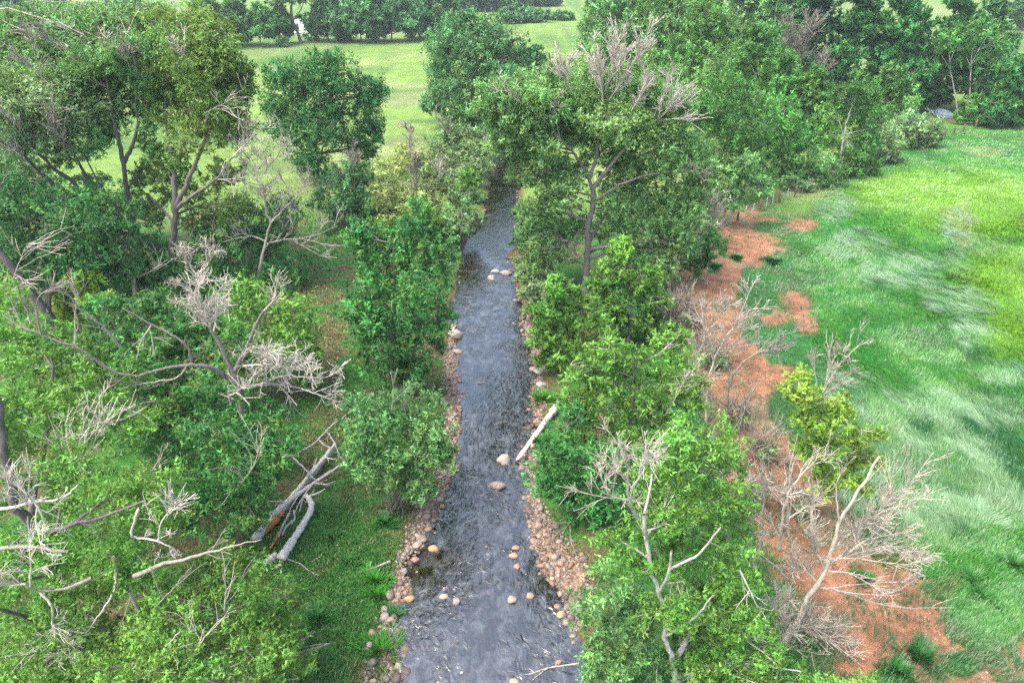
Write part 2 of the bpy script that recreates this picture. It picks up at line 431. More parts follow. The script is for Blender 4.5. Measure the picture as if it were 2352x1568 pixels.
# ================================================================ TREES AND SHRUBS
PAL = dict(
    mid=(0.092, 0.254, 0.054), bright=(0.130, 0.300, 0.052), yel=(0.243, 0.389, 0.054), dark=(0.049, 0.200, 0.050), emer=(0.060, 0.221, 0.054),
    sage=(0.200, 0.324, 0.140), pale=(0.302, 0.389, 0.146), light=(0.178, 0.340, 0.117), deep=(0.026, 0.120, 0.041), soft=(0.135, 0.302, 0.095), blue=(0.092, 0.243, 0.086), olive=(0.157, 0.275, 0.065))
BARK = dict(grey=(0.19, 0.16, 0.14), dark=(0.12, 0.10, 0.09), pale=(0.50, 0.43, 0.345), white=(0.58, 0.515, 0.43), birch=(0.42, 0.385, 0.33), brown=(0.16, 0.105, 0.075), silver=(0.28, 0.24, 0.195))
UP = np.array([0, 0, 1.0])
QUAL = 0.45
stats = dict(leaves=0, twigs=0)

def spread(rng, n):
    return norm(rng.normal(size=(n, 3)))
def lobe_leaves(rng, C, RR, L, n, col, droop, yellow, wid=0.26, fill=0.15):
    per = 22
    ns = max(5, int(n / per))
    d = spread(rng, ns); d[:, 2] += 0.12; d = norm(d)
    rad = 0.62 + 0.46 * rng.random(ns) ** 0.7
    rad *= 1 + 0.22 * np.sin(d @ (rng.normal(size=3) * 3.2) + rng.random() * 6)
    inn = rng.random(ns) < fill
    rad[inn] *= rng.random(inn.sum()) ** 0.5
    S = C + d * RR * rad[:, None]
    gz = height(S[:, 0], S[:, 1])
    ok = S[:, 2] > gz + 0.12
    S = S[ok]; d = d[ok]; ns = len(S)
    if ns == 0: return None
    s = np.clip(0.55 * RR.mean(), 0.25, 1.3) * (0.7 + 0.6 * rng.random(ns))
    ax = norm(d * 0.7 + UP * 0.6 * (1 - droop) - UP * droop * 0.5 + 0.5 * spread(rng, ns))
    m = per
    t = rng.random((ns, m, 1))
    p = S[:, None] + ax[:, None] * (t - 0.45) * s[:, None, None] * 1.5 + rng.normal(size=(ns, m, 3)) * s[:, None, None] * 0.27
    dr = norm(ax[:, None] * 0.55 + spread(rng, ns * m).reshape(ns, m, 3) * 0.85 - UP * droop * 0.7)
    nn = UP * 0.5 + d[:, None] * 0.6 + spread(rng, ns * m).reshape(ns, m, 3) * 0.6
    nn = norm(nn - dr * (nn * dr).sum(-1, keepdims=True))
    sd = np.cross(dr, nn)
    sz = L * (0.45 + 1.0 * rng.random((ns, m, 1)))
    V = np.stack([p + sd * sz * wid, p - sd * sz * wid, p + dr * sz * 1.1 - nn * sz * 0.15], 2).reshape(-1, 3)
    sf = 0.5 + 1.0 * rng.random((ns, 1, 1))
    lf = 0.6 + 0.8 * rng.random((ns, m, 1))
    cc = np.array(col) * sf * lf
    ym = ((rng.random((ns, 1, 1)) < yellow) * 0.55 + (rng.random((ns, m, 1)) < yellow * 0.8) * 0.45) * rng.random((ns, m, 1))
    cc = cc * (1 - ym) + np.array([0.23, 0.33, 0.04]) * ym
    cc = np.repeat(cc.reshape(-1, 3), 3, 0)
    F = np.arange(len(V)).reshape(-1, 3)
    stats['leaves'] += len(F)
    return V, F, cc, S, ax * s[:, None]

def bare(acc, rng, P, r0, r1, levels, col, dens=1.0, curl=0.38, minr=0.008, up=0.2, ang=0.6, S=5, lenf=0.6, start=0.12):
    """a limb along polyline P with recursive bare branching"""
    P = np.asarray(P, float)
    nseg = max(6, min(20, len(P) * 4))
    Q = resample(P, nseg)
    Lg = np.linalg.norm(np.diff(Q, axis=0), axis=1).sum()
    jit = rng.normal(size=Q.shape) * Lg * 0.012 * curl; jit[0] = 0
    Q = Q + jit
    rr = np.linspace(r0, r1, nseg)
    acc.tube(Q, rr, S, np.array(col) * (0.85 + 0.3 * rng.random()))
    todo = [(Q, rr, levels, Lg)]
    out = {}
    while todo:
        Q, rr, lv, Lg = todo.pop()
        if lv <= 0: continue
        n = max(2, int(round((4.3 if lv >= 2 else 2.5) * dens * (0.7 + 0.6 * rng.random()))))
        if lv == levels: n = max(4, int(n * max(1.0, Lg / 3.0)))
        for k in range(n):
            t = start + (0.98 - start) * rng.random()
            i = min(len(Q) - 2, int(t * (len(Q) - 1)))
            tg = norm(Q[i + 1] - Q[i])
            dr = norm(tg * math.cos(ang) + math.sin(ang) * norm(np.cross(tg, rng.normal(size=3))) + UP * up)
            ll = min((max(Lg, 2.0) if lv == levels else max(Lg, 0.9)) * lenf * (0.45 + 0.9 * rng.random()) * (1.15 - 0.5 * t), 4.0)
            m = 5 if lv >= 2 else 4
            pts = [Q[i]]; cu = dr.copy(); bend = rng.normal(size=3) * 0.35 * curl
            for _ in range(m - 1):
                cu = norm(cu + bend + rng.normal(size=3) * 0.3 * curl + UP * up * 0.25)
                pts.append(pts[-1] + cu * ll / (m - 1))
            b0 = max(minr * 1.25, min(rr[i] * 0.62, 0.012 * ll + minr))
            rb = np.linspace(b0, minr * (1.0 if lv <= 1 else 1.15), m)
            pts = np.array(pts)
            out.setdefault(m, []).append((pts, rb))
            todo.append((pts, rb, lv - 1, ll))
    for m, L in out.items():
        Pm = np.stack([a for a, b in L]); Rm = np.stack([b for a, b in L])
        cv = np.array(col) * (0.75 + 0.45 * rng.random((len(L), 1)))
        acc.tube(Pm, Rm, 3, np.repeat(cv, m * 3, 0))
        stats['twigs'] += len(L)

def egg(rng, px, pyb, pyt, w, n=12, low=0.12, shape=0.55, depth=0.8):
    """lobes filling an uneven egg between base row, top row and width (picture measurements)"""
    out = []; h = pyb - pyt
    for i in range(n):
        t = low + (0.97 - low) * (i + 0.5) / n
        prof = math.sin(math.pi * min(1, (t - low + 0.12) / (1.12 - low)) ** shape) ** 0.7
        r = w * 0.5 * prof
        th = i * 2.399 + rng.random() * 0.8
        off = r * (0.45 + 0.3 * rng.random())
        lr = max(0.16 * w, r * 0.55) * (0.75 + 0.45 * rng.random())
        out.append((px + off * math.cos(th), pyb - h * t * 0.93 + 0.0, lr, lr * (0.72 + 0.2 * rng.random()), off * math.sin(th) * depth, 1))
    return out

seed = [100]
def plant(name, label, cat, base, lobes=(), limbs=(), dead=(), pal='mid', bark='grey', leaf=2.4, cov=1.0, droop=0.15, yellow=0.12, twig=10, twigcol=None,
          group=None, auto=None, trunk_r=None, deadcol='pale', stems=0, wid=0.26, vary=0.25, minr=None):
    seed[0] += 1
    rng = np.random.default_rng(seed[0])
    bp = G(*base)
    bp[2] = float(height(bp[0], bp[1]))
    Y0 = bp[1]
    root = empty(name, bp)
    tag(root, label, cat, group)
    lobes = list(lobes)
    wm = mpp(bp)
    if auto: 
        for (a, b, c, d, e, f) in egg(rng, *auto): lobes.append((a, b, c, d, e * wm, f))
    def pt(q):
        return at(q[0], q[1], Y0 + (q[2] if len(q) > 2 else 0.0))
    W = []
    for l in lobes:
        c = pt((l[0], l[1], l[4] if len(l) > 4 else 0.0)); k = mpp(c)
        rx, rz = l[2] * k, l[3] * k * 1.08
        W.append((c, np.array([rx, (rx + rz) * 0.5, rz]), l[5] if len(l) > 5 else 1.0))
    tr = Acc(); br = Acc(); cr = Acc(); dd = Acc()
    bc = np.array(BARK[bark])
    pxm = wm / 0.435                       # metres covered by a pixel of the finished picture
    mr = minr or max(0.007, 0.19 * pxm)
    skel = []
    if limbs:
        for i, (r0, r1, pts) in enumerate(limbs):
            P = np.array([pt(q) for q in pts])
            if i == 0: P[0] = bp - UP * 0.2
            Q = resample(P, max(8, len(P) * 4)); rr = np.linspace(r0, r1, len(Q)) * 0.74
            L = np.linalg.norm(P[-1] - P[0])
            Q[1:-1] += rng.normal(size=Q[1:-1].shape) * 0.0035 * L
            if i == 0: rr[0] *= 1.5; rr[1] *= 1.12
            tr.tube(Q, rr, 8, bc)
            skel.append((Q, rr))
    elif W and not stems:
        cen = np.mean([w[0] for w in W], 0); top = max(w[0][2] for w in W)
        hgt = top - bp[2]
        P = np.array([bp - UP * 0.2, bp + UP * hgt * 0.3 + rng.normal(size=3) * 0.15, (bp + cen) / 2 * [1, 1, 0] + UP * (bp[2] + hgt * 0.55), cen * [1, 1, 0] + UP * (bp[2] + hgt * 0.9)])
        Q = resample(P, 12); r0 = trunk_r or max(0.07, hgt * 0.019)
        rr = np.linspace(r0, r0 * 0.25, 12); rr[0] *= 1.5
        tr.tube(Q, rr, 7, bc); skel.append((Q, rr))
    if stems:
        for k in range(stems):
            w = W[k % len(W)]
            P = np.array([bp - UP * 0.15 + rng.normal(size=3) * [0.3, 0.3, 0], (bp + w[0]) / 2 + rng.normal(size=3) * 0.2, w[0] + w[1] * spread(rng, 1)[0] * 0.6])
            Q = resample(P, 8); rr = np.linspace(max(0.03, mr * 1.4), mr, 8)
            tr.tube(Q, rr, 4, bc * (0.8 + 0.5 * rng.random())); skel.append((Q, rr))
    allp = np.concatenate([q for q, _ in skel]) if skel else bp[None]
    allr = np.concatenate([r for _, r in skel]) if skel else np.array([0.1])
    tcol = np.array(BARK[twigcol]) if twigcol else bc * 1.25
    base_col = np.array(PAL[pal])
    TW = []
    for ci, (c, rr3, dn) in enumerate(W):
        pen = np.linalg.norm(allp - c, axis=1) + 1.2 * np.maximum(0, allp[:, 2] - c[2] + 0.15 * rr3[2])
        j = int(np.argmin(pen)); A = allp[j]
        L = np.linalg.norm(c - A)
        lb = None
        if L > 0.4 * rr3.mean():
            P = np.array([A, A * 0.6 + c * 0.4 + UP * 0.06 * L + rng.normal(size=3) * 0.06 * L, c + (c - A) * 0.25 + UP * 0.2 * rr3[2]])
            lb = resample(P, 8); q0 = min(allr[j] * 0.75, 0.02 * L + 0.035)
            br.tube(lb, np.linspace(q0, max(mr, q0 * 0.3), 8), 5, bc * (0.85 + 0.4 * rng.random()))
        pxl = mpp(c) / 0.435
        Lf = max(leaf * 1.15 * pxl, 0.12)
        area = math.pi * rr3[0] * rr3[2] * 1.15
        n = 2.3 * cov * dn * QUAL * area / (Lf * Lf * 0.12)
        cvar = base_col * (1 + vary * (rng.random() - 0.5) * 2) * (1 + np.array([0.25, 0.05, 0.1]) * (rng.random(3) - 0.5))
        nsub = 13 if rr3.mean() > 0.8 else 7
        sd = spread(rng, nsub); sd[:, 2] = sd[:, 2] * 0.85 + 0.1
        sr = 0.27 + 0.34 * rng.random(nsub) ** 1.3
        SS, AA = [], []
        wsum = (sr ** 2).sum()
        for q in range(nsub):
            cc_ = c + sd[q] * rr3 * (1.18 - sr[q] * 0.6) * (0.55 + 0.45 * rng.random() ** 0.5)
            rs = rr3 * sr[q] * np.array([1.1, 1.1, 0.85])
            got = lobe_leaves(rng, cc_, rs, Lf, n * sr[q] ** 2 / wsum, cvar * (0.8 + 0.4 * rng.random()), droop, yellow, wid)
            if got is None: continue
            cr.add(*got[:3]); SS.append(got[3]); AA.append(got[4])
        if not SS: continue
        S = np.concatenate(SS); AX = np.concatenate(AA)
        m = min(len(S), int(twig * (0.6 + rr3.mean() / 2.5)))
        if m:
            src = lb if lb is not None else allp
            for q in rng.choice(len(S), m, replace=False):
                i = rng.integers(max(1, len(src) // 3), len(src)) if lb is not None else int(np.argmin(np.linalg.norm(src - S[q], axis=1)))
                A = src[i]; B = S[q] + AX[q] * (0.25 + 0.5 * rng.random())
                mid = (A + B) / 2 + rng.normal(size=3) * 0.1 * np.linalg.norm(B - A)
                TW.append(np.array([A, A * 0.5 + mid * 0.5 + rng.normal(size=3) * 0.03, mid * 0.5 + B * 0.5, B]))
    if TW:
        TW = np.stack(TW)
        rad = np.linspace(1, 0.45, 4)[None] * np.maximum(mr * 1.3, 0.012 * np.linalg.norm(TW[:, -1] - TW[:, 0], axis=1))[:, None]
        cv = tcol * (0.6 + 0.8 * rng.random((len(TW), 1)))
        br.tube(TW, rad, 3, np.repeat(cv, 12, 0)); stats['twigs'] += len(TW)
    for q in dead:
        r0, r1, lv, pts = q[:4]; kw = q[4] if len(q) > 4 else {}
        kw = dict(kw); dc = BARK[kw.pop('col', deadcol)]
        tgt = dd
        if not tr.V and not W: tgt = tr; trunk_mat = M_WOOD
        r0, r1 = (r0 * 0.66, r1 * 0.6) if lobes else (r0 * .8, r1 * .6)
        bare(tgt, rng, [pt(p) for p in pts], r0, r1, lv, dc, minr=kw.pop('minr', mr * 1.05), **kw)
    tr.build('trunk' if not stems else 'stems', M_BARK if W else M_WOOD, root, True)
    b_ = br.build('branches', M_BARK, root, True)
    d_ = dd.build('dead_branches', M_WOOD, root, True)
    for q in (b_, d_):
        if q: tag(q, kind='stuff')
    cr.build('crown', M_LEAF, root)
    return root

def T(label, base, **k): return plant('cottonwood_tree', label, 'tree', base, **k)
def B(label, base, **k): return plant(k.pop('name', 'willow_shrub'), label, k.pop('cat', 'shrub'), base, **{'stems': 7, **k})
def D(label, base, **k): return plant('dead_tree', label, 'dead tree', base, **k)

# ---------------- left bank, big cottonwoods
T('tall grey-trunked cottonwood with dense yellow-green top, left of the far meadow', (400, 660), pal='olive', yellow=0.35, leaf=2.6, cov=1.25, twig=20, twigcol='silver', droop=0.3,
  limbs=[(.48, .1, [(400, 660), (397, 560), (404, 470), (398, 400, .5), (385, 330, 1), (378, 240, 1.5), (388, 150, 1.5)]),
         (.30, .09, [(404, 475), (440, 400, -.5), (466, 340, -1), (478, 270, -1), (470, 190, 0)]),
         (.26, .07, [(405, 480), (450, 442, -1.2), (500, 412, -2), (535, 360, -2.4)]),
         (.20, .05, [(398, 400, .5), (425, 330, 1.5), (440, 250, 2), (430, 160, 2)])],
  lobes=[(452, 128, 72, 58, 0), (498, 190, 58, 52, -1), (410, 85, 50, 40, 1), (435, 262, 80, 46, 1), (505, 250, 52, 42, -1), (385, 190, 48, 46, 2), (455, 318, 66, 36, -1), (430, 60, 60, 36, 2), (530, 150, 28, 40, 0), (400, 360, 40, 26, 1), (470, 90, 45, 40, 0), (520, 480, 60, 40, 1), (450, 500, 40, 40, 2), (360, 130, 50, 50, 3), (470, 160, 70, 60, 2), (420, 220, 80, 50, 3), (540, 220, 40, 50, 1), (500, 300, 50, 36, 1), (360, 260, 36, 40, 3), (400, 40, 60, 40, 3), (500, 90, 40, 46, 2), (370, 395, 40, 30, 2), (350, 465, 40, 40, 2), (440, 420, 46, 34, 2), (520, 400, 40, 36, 1), (545, 300, 30, 40, 1), (560, 180, 26, 40, 1)],
  dead=[(.10, .03, 3, [(535, 360, -2.4), (570, 325, -2.6), (610, 285, -2.8)], dict(dens=1.2)), (.08, .02, 3, [(500, 412, -2), (560, 410, -2.5), (620, 380, -3)], dict(dens=1.2)), (.05, .015, 2, [(470, 260, -2), (520, 235, -2.5), (565, 200, -2.8)]), (.05, .015, 3, [(430, 150, -2), (420, 120, -3), (425, 85, -3)])])
T('forked cottonwood with sinuous dark trunk, left of the straight grey trunk', (325, 655), pal='soft', yellow=0.25, leaf=2.5, cov=1.25, twig=20, twigcol='silver', droop=0.3, bark='dark',
  limbs=[(.46, .22, [(325, 655), (318, 560), (300, 490), (290, 420), (284, 370)]),
         (.26, .07, [(284, 375), (272, 320), (258, 262), (250, 205), (240, 150)]),
         (.24, .06, [(284, 375), (306, 330), (318, 285), (312, 230), (318, 180)]),
         (.20, .05, [(318, 560), (250, 452, -1), (215, 400, -1.4), (180, 330, -1.5)])],
  lobes=[(240, 128, 74, 42, 0), (150, 108, 74, 40, 2), (318, 118, 52, 40, 0), (85, 150, 74, 44, 3), (200, 188, 64, 42, 1), (312, 178, 36, 32, 0), (55, 88, 60, 34, 4), (260, 66, 80, 30, 5), (345, 62, 50, 34, 4), (150, 60, 60, 24, 6), (215, 330, 50, 34, -1), (345, 250, 26, 40, 1), (345, 330, 22, 46, 1), (330, 410, 30, 30, 2), (190, 150, 90, 50, 3), (280, 150, 70, 50, 3), (120, 80, 90, 50, 5), (220, 90, 80, 46, 4), (330, 90, 70, 46, 4), (40, 130, 80, 50, 5), (250, 210, 50, 40, 2), (300, 40, 80, 36, 6), (20, 60, 70, 40, 6), (90, 40, 90, 40, 7), (200, 40, 90, 36, 7), (160, 230, 70, 46, 2), (300, 240, 30, 36, 2), (240, 270, 46, 40, 1)],
  dead=[(.05, .015, 3, [(300, 160, -2), (280, 110, -3), (285, 70, -3)], dict(col='silver')), (.05, .015, 3, [(120, 140, 0), (70, 90, 0), (50, 50, 0)], dict(col='silver'))])
T('cottonwood with two thick trunks leaning far to the left, pale twigs in its crown', (345, 640), pal='sage', yellow=0.18, leaf=2.4, cov=1.25, twig=24, twigcol='pale', bark='dark', droop=0.3,
  limbs=[(.42, .10, [(345, 640), (300, 520, -1), (230, 468, -2), (170, 422, -3), (105, 372, -4), (45, 300, -5)]),
         (.36, .10, [(290, 540, -1), (165, 452, -3), (95, 402, -4), (40, 340, -5), (-20, 270, -5)]),
         (.2, .05, [(230, 468, -2), (180, 370, -2), (130, 300, -3), (90, 220, -3)])],
  lobes=[(55, 250, 80, 50, -4), (150, 262, 74, 46, -2), (10, 340, 60, 46, -5), (120, 200, 78, 40, -2), (230, 248, 40, 34, -1), (-30, 210, 80, 50, -4), (80, 320, 50, 36, -4), (40, 190, 70, 36, -2), (150, 360, 40, 24, -3), (210, 420, 40, 22, -1), (20, 220, 90, 60, 0), (110, 240, 90, 50, 0), (190, 220, 60, 44, 1), (30, 300, 70, 50, -2), (120, 310, 60, 36, -1), (-20, 290, 70, 60, -2), (240, 300, 40, 30, 1), (60, 400, 60, 36, -1), (10, 430, 60, 40, 0)],
  dead=[(.06, .015, 3, [(150, 350, -4), (130, 300, -5), (90, 258, -6)], dict(col='silver')), (.05, .012, 3, [(60, 330, -6), (20, 270, -7), (-10, 230, -7)], dict(col='silver')), (.06, .015, 3, [(100, 410, -5), (40, 350, -6), (0, 330, -6)]), (.05, .012, 2, [(200, 370, -3), (140, 310, -4), (100, 290, -4)]), (.05, .012, 3, [(190, 150, -2), (130, 110, -2), (90, 60, -2)], dict(col='silver')), (.05, .012, 3, [(110, 190, -4), (60, 150, -4), (20, 100, -4)], dict(col='silver'))])
T('dark cottonwood with heavy furrowed trunk slanting out of the left edge', (150, 800), pal='dark', bark='dark', leaf=2.6, cov=1.0,
  limbs=[(.50, .3, [(150, 800), (110, 720), (62, 662), (18, 600), (-30, 545)]), (.3, .08, [(110, 720), (112, 660, 1), (95, 600, 1.5), (110, 520, 2)]), (.3, .08, [(62, 662), (110, 580, 2), (190, 520, 3)])],
  lobes=[(60, 505, 86, 50, 2), (150, 545, 80, 50, 3), (232, 525, 66, 42, 4), (30, 590, 60, 40, 2), (190, 600, 80, 46, 3), (110, 620, 70, 40, 2), (270, 585, 40, 50, 4), (240, 640, 60, 40, 3), (-20, 450, 70, 60, 3), (60, 450, 80, 46, 5), (150, 470, 80, 40, 6), (20, 540, 70, 50, 4), (270, 500, 50, 50, 6), (130, 590, 80, 50, 4), (60, 640, 60, 50, 3)],
  dead=[(.05, .015, 2, [(30, 640, -1), (60, 560, -2), (110, 545, -2)]), (.05, .015, 2, [(-20, 690, -2), (40, 660, -3), (80, 650, -3)])])
B('low dark understory thicket between the two tall left trunks and the leaning dark trunk', (250, 690), stems=8, pal='deep', leaf=2.6, lobes=[(270, 640, 60, 46, 2), (200, 670, 60, 40, 1), (330, 660, 50, 36, 2), (140, 690, 50, 34, 1), (250, 690, 70, 34, 0)], name='understory_shrub')
B('broad dark green shrub behind the pale dead tree, at the meadow edge', (560, 660), stems=8, pal='emer', leaf=2.5, lobes=[(545, 590, 66, 52, 1), (630, 570, 52, 62, 2), (600, 520, 60, 50, 3), (660, 640, 46, 50, 0), (500, 560, 50, 50, 2), (665, 500, 36, 50, 2), (480, 640, 46, 36, 0)], yellow=0.2, name='understory_shrub')
B('dark leafy understory between the grey trunk and the pale bare tree', (480, 690), stems=7, pal='emer', leaf=2.6, yellow=.15, lobes=[(470, 610, 50, 40, 1), (430, 650, 40, 36, 0), (520, 660, 50, 36, 0), (350, 560, 36, 40, 2), (370, 620, 36, 36, 1), (455, 560, 40, 36, 2)], name='understory_shrub')
B('dark leafy understory filling the gap left of the sinuous trunk', (200, 560), stems=7, pal='dark', leaf=2.5, yellow=.1, lobes=[(210, 470, 60, 40, 0), (140, 440, 60, 40, 1), (270, 460, 40, 40, 0), (60, 470, 60, 40, 1), (340, 500, 36, 40, 0), (240, 520, 50, 36, -1), (10, 400, 50, 40, 1)], name='understory_shrub')
D('pale bare tree with wide thin branches beside the green meadow strip', (590, 662),
  dead=[(.26, .12, 1, [(590, 662), (600, 600), (614, 540), (622, 512)], dict(dens=.5, S=7, start=.5)), (.13, .03, 3, [(622, 512), (604, 455), (597, 410), (600, 350)], dict(dens=1.3, curl=.8)),
        (.12, .03, 3, [(622, 512), (655, 478), (690, 440), (705, 400)], dict(dens=1.2)), (.10, .025, 3, [(614, 560), (660, 550), (715, 545), (775, 520)], dict(dens=.9)),
        (.09, .02, 3, [(612, 555), (580, 540), (540, 548), (500, 560)], dict(dens=.9)), (.07, .02, 3, [(600, 420), (560, 380), (540, 330)], dict(dens=1.4, curl=.9)), (.07, .02, 3, [(602, 400), (640, 360), (650, 300)], dict(dens=1.3, curl=.9))])
D('short broken pale snag standing among the left tree trunks', (312, 735), dead=[(.2, .13, 1, [(312, 735), (308, 680), (306, 612)], dict(S=7, dens=.4)), (.07, .02, 2, [(307, 640), (350, 622, -.5), (385, 595, -.5)]), (.06, .02, 2, [(307, 635), (275, 600, .5), (262, 575, .5)])])
D('slender pale dead tree with fan of curled twigs before the grey trunk', (470, 760), dead=[(.17, .08, 1, [(470, 760), (458, 700), (456, 660), (460, 622)], dict(S=6, dens=.5)), (.08, .03, 3, [(458, 640), (430, 600), (400, 560)], dict(dens=1.3, curl=.9)), (.08, .03, 3, [(460, 625), (490, 590), (505, 560)], dict(dens=1.3, curl=.9)), (.06, .02, 3, [(456, 680), (420, 655), (395, 650)], dict(curl=.9))])
T('half-dead cottonwood with long sprawling grey limbs and white twig fans', (556, 1125), pal='emer', yellow=0.25, leaf=3.0, deadcol='silver',
  limbs=[(.30, .22, [(556, 1125), (560, 1020), (556, 950), (553, 893)]), (.20, .10, [(553, 893), (533, 848), (506, 794), (483, 750)]), (.18, .07, [(540, 850), (570, 794, -.3), (587, 746, -.6), (607, 713, -.8)]), (.17, .07, [(555, 890), (624, 881, -.4), (692, 892, -.8)]),
         (.20, .06, [(545, 880), (523, 868), (483, 841, -.5), (425, 838, -1), (364, 848, -1.5), (314, 865, -2)])],
  lobes=[(500, 930, 60, 40, .5), (570, 950, 50, 40, .5), (470, 900, 46, 36, .5)],
  dead=[(.09, .03, 3, [(483, 750), (456, 692), (459, 640)], dict(dens=1.3, curl=.9, col='white')), (.08, .02, 3, [(490, 765), (500, 710), (505, 655)], dict(dens=1.7, curl=.9, col='white')), (.07, .02, 3, [(483, 755), (450, 720), (425, 700)], dict(dens=1.4, curl=.9, col='pale')),
        (.07, .02, 3, [(607, 713, -.8), (630, 690, -1), (655, 662, -1.2)], dict(dens=1, col='pale')), (.07, .015, 3, [(692, 892, -.8), (736, 908, -1), (790, 928, -1.2)], dict(dens=1, col='pale')), (.08, .02, 3, [(560, 840, -.4), (620, 835, -.8), (690, 850, -1)], dict(dens=1.9, curl=1.0, col='white')), (.07, .02, 3, [(600, 880, -.4), (650, 860, -.8), (740, 868, -1)], dict(dens=1.7, curl=1.0, col='white')),
        (.06, .02, 3, [(570, 794, -.3), (610, 800, -.6), (680, 810, -1)], dict(dens=1.2, curl=.8, col='pale')), (.10, .035, 2, [(314, 865, -2), (256, 854, -2.3), (219, 827, -2.5), (189, 800, -2.7), (145, 787, -2.8), (94, 767, -3), (44, 750, -3), (0, 722, -3)], dict(dens=1.1, col='silver', S=7, lenf=.22)),
        (.07, .03, 3, [(94, 767, -3), (80, 706, -3), (94, 672, -3), (130, 660, -3)], dict(dens=.9, col='silver')), (.06, .02, 2, [(172, 790, -2.8), (172, 709, -2.8), (180, 660, -2.8)], dict(col='pale')), (.10, .03, 2, [(440, 830, -.6), (432, 794, -1), (381, 760, -1.2), (348, 746, -1.4), (280, 706, -1.8)], dict(dens=.8, col='silver', S=6, lenf=.25)),
        (.05, .02, 2, [(348, 746, -1.4), (321, 787, -1.6), (314, 827, -1.8)], dict(col='pale', up=-.1)), (.10, .03, 2, [(280, 800, -1.8), (229, 740, -2), (186, 713, -2.2), (159, 679, -2.4), (138, 649, -2.5)], dict(dens=.9, col='silver', S=6, lenf=.25)), (.10, .05, 1, [(530, 930), (526, 908), (545, 900, -.4), (574, 929, -.8)], dict(dens=.4, col='pale', S=7)), (.05, .015, 2, [(640, 885, -.5), (665, 910, -.7), (668, 945, -.8)], dict(col='white', up=-.2)),
        (.06, .015, 3, [(430, 838, -1), (410, 870, -1.3), (330, 880, -1.7), (250, 895, -2)], dict(col='pale', dens=.8))])
T('leafy cottonwood crown filling the space behind the half-dead tree', (400, 985), pal='emer', yellow=0.25, leaf=3.0,
  lobes=[(350, 800, 90, 50, 0), (440, 780, 70, 50, 1), (280, 760, 70, 50, 1), (520, 800, 60, 50, 1), (330, 720, 70, 50, 2), (420, 720, 70, 50, 2), (240, 820, 70, 46, 0), (390, 860, 80, 50, -.5), (460, 860, 70, 46, -.5), (300, 880, 60, 40, -1), (380, 920, 70, 46, -1), (250, 720, 50, 40, 2), (480, 740, 50, 40, 2), (430, 960, 60, 40, -1.5), (340, 985, 60, 40, -1.5), (260, 930, 50, 36, -1)])
B('rounded green shrub at the meadow edge below the pale bare tree', (620, 905), stems=8, pal='bright', yellow=.3, leaf=3.0, lobes=[(600, 740, 70, 54, 1), (670, 720, 56, 50, 1), (690, 800, 52, 56, 0), (620, 820, 70, 56, 0), (560, 690, 50, 46, 2), (700, 860, 40, 36, 0)], name='leafy_shrub')
T('small bright yellow-green sapling behind the long grey limb', (185, 775), pal='yel', yellow=.5, leaf=3.0, lobes=[(190, 645, 34, 30), (165, 680, 34, 28, .5), (215, 680, 34, 28, -.5), (160, 725, 30, 24)], bark='silver', cov=.8)
T('leafy cottonwood crown at the left edge below the long grey limb', (120, 1310), pal='bright', yellow=.3, leaf=3.0,
  lobes=[(60, 850, 90, 56, 3), (150, 900, 86, 60, 2), (50, 950, 86, 66, 1), (230, 960, 80, 60, 2), (130, 1000, 90, 60, 0), (310, 940, 70, 50, 3), (30, 1050, 70, 50, 0), (200, 860, 60, 40, 4), (270, 880, 60, 44, 4), (100, 780, 80, 50, 5), (20, 770, 70, 50, 5), (10, 690, 60, 50, 8), (180, 800, 60, 40, 5)],
  dead=[(.07, .02, 3, [(170, 1120, -1), (180, 1040, -1.5), (185, 985, -1.5)], dict(col='white', dens=1.2)), (.05, .02, 3, [(180, 1040, -1.5), (220, 985, -1.8), (250, 960, -1.8)], dict(col='pale'))])
T('darker green cottonwood crown left of the log pile', (500, 1250), pal='emer', yellow=.22, leaf=3.0,
  lobes=[(490, 1000, 76, 56, 1), (590, 985, 70, 50, 2), (560, 1080, 86, 66, 0), (470, 1110, 66, 66, 0), (640, 1030, 44, 46, 1), (500, 1190, 74, 46, -1), (590, 1170, 40, 50, -1), (420, 1040, 50, 60, 1), (420, 1180, 50, 40, -1), (600, 1110, 50, 40, 0)], bark='brown',
  dead=[(.07, .02, 2, [(540, 1130, -1), (590, 1060, -1.4), (600, 1000, -1.6)], dict(col='pale')), (.06, .02, 2, [(350, 1080, -1), (370, 1050, -1), (380, 1020, -1)], dict(col='pale'))])
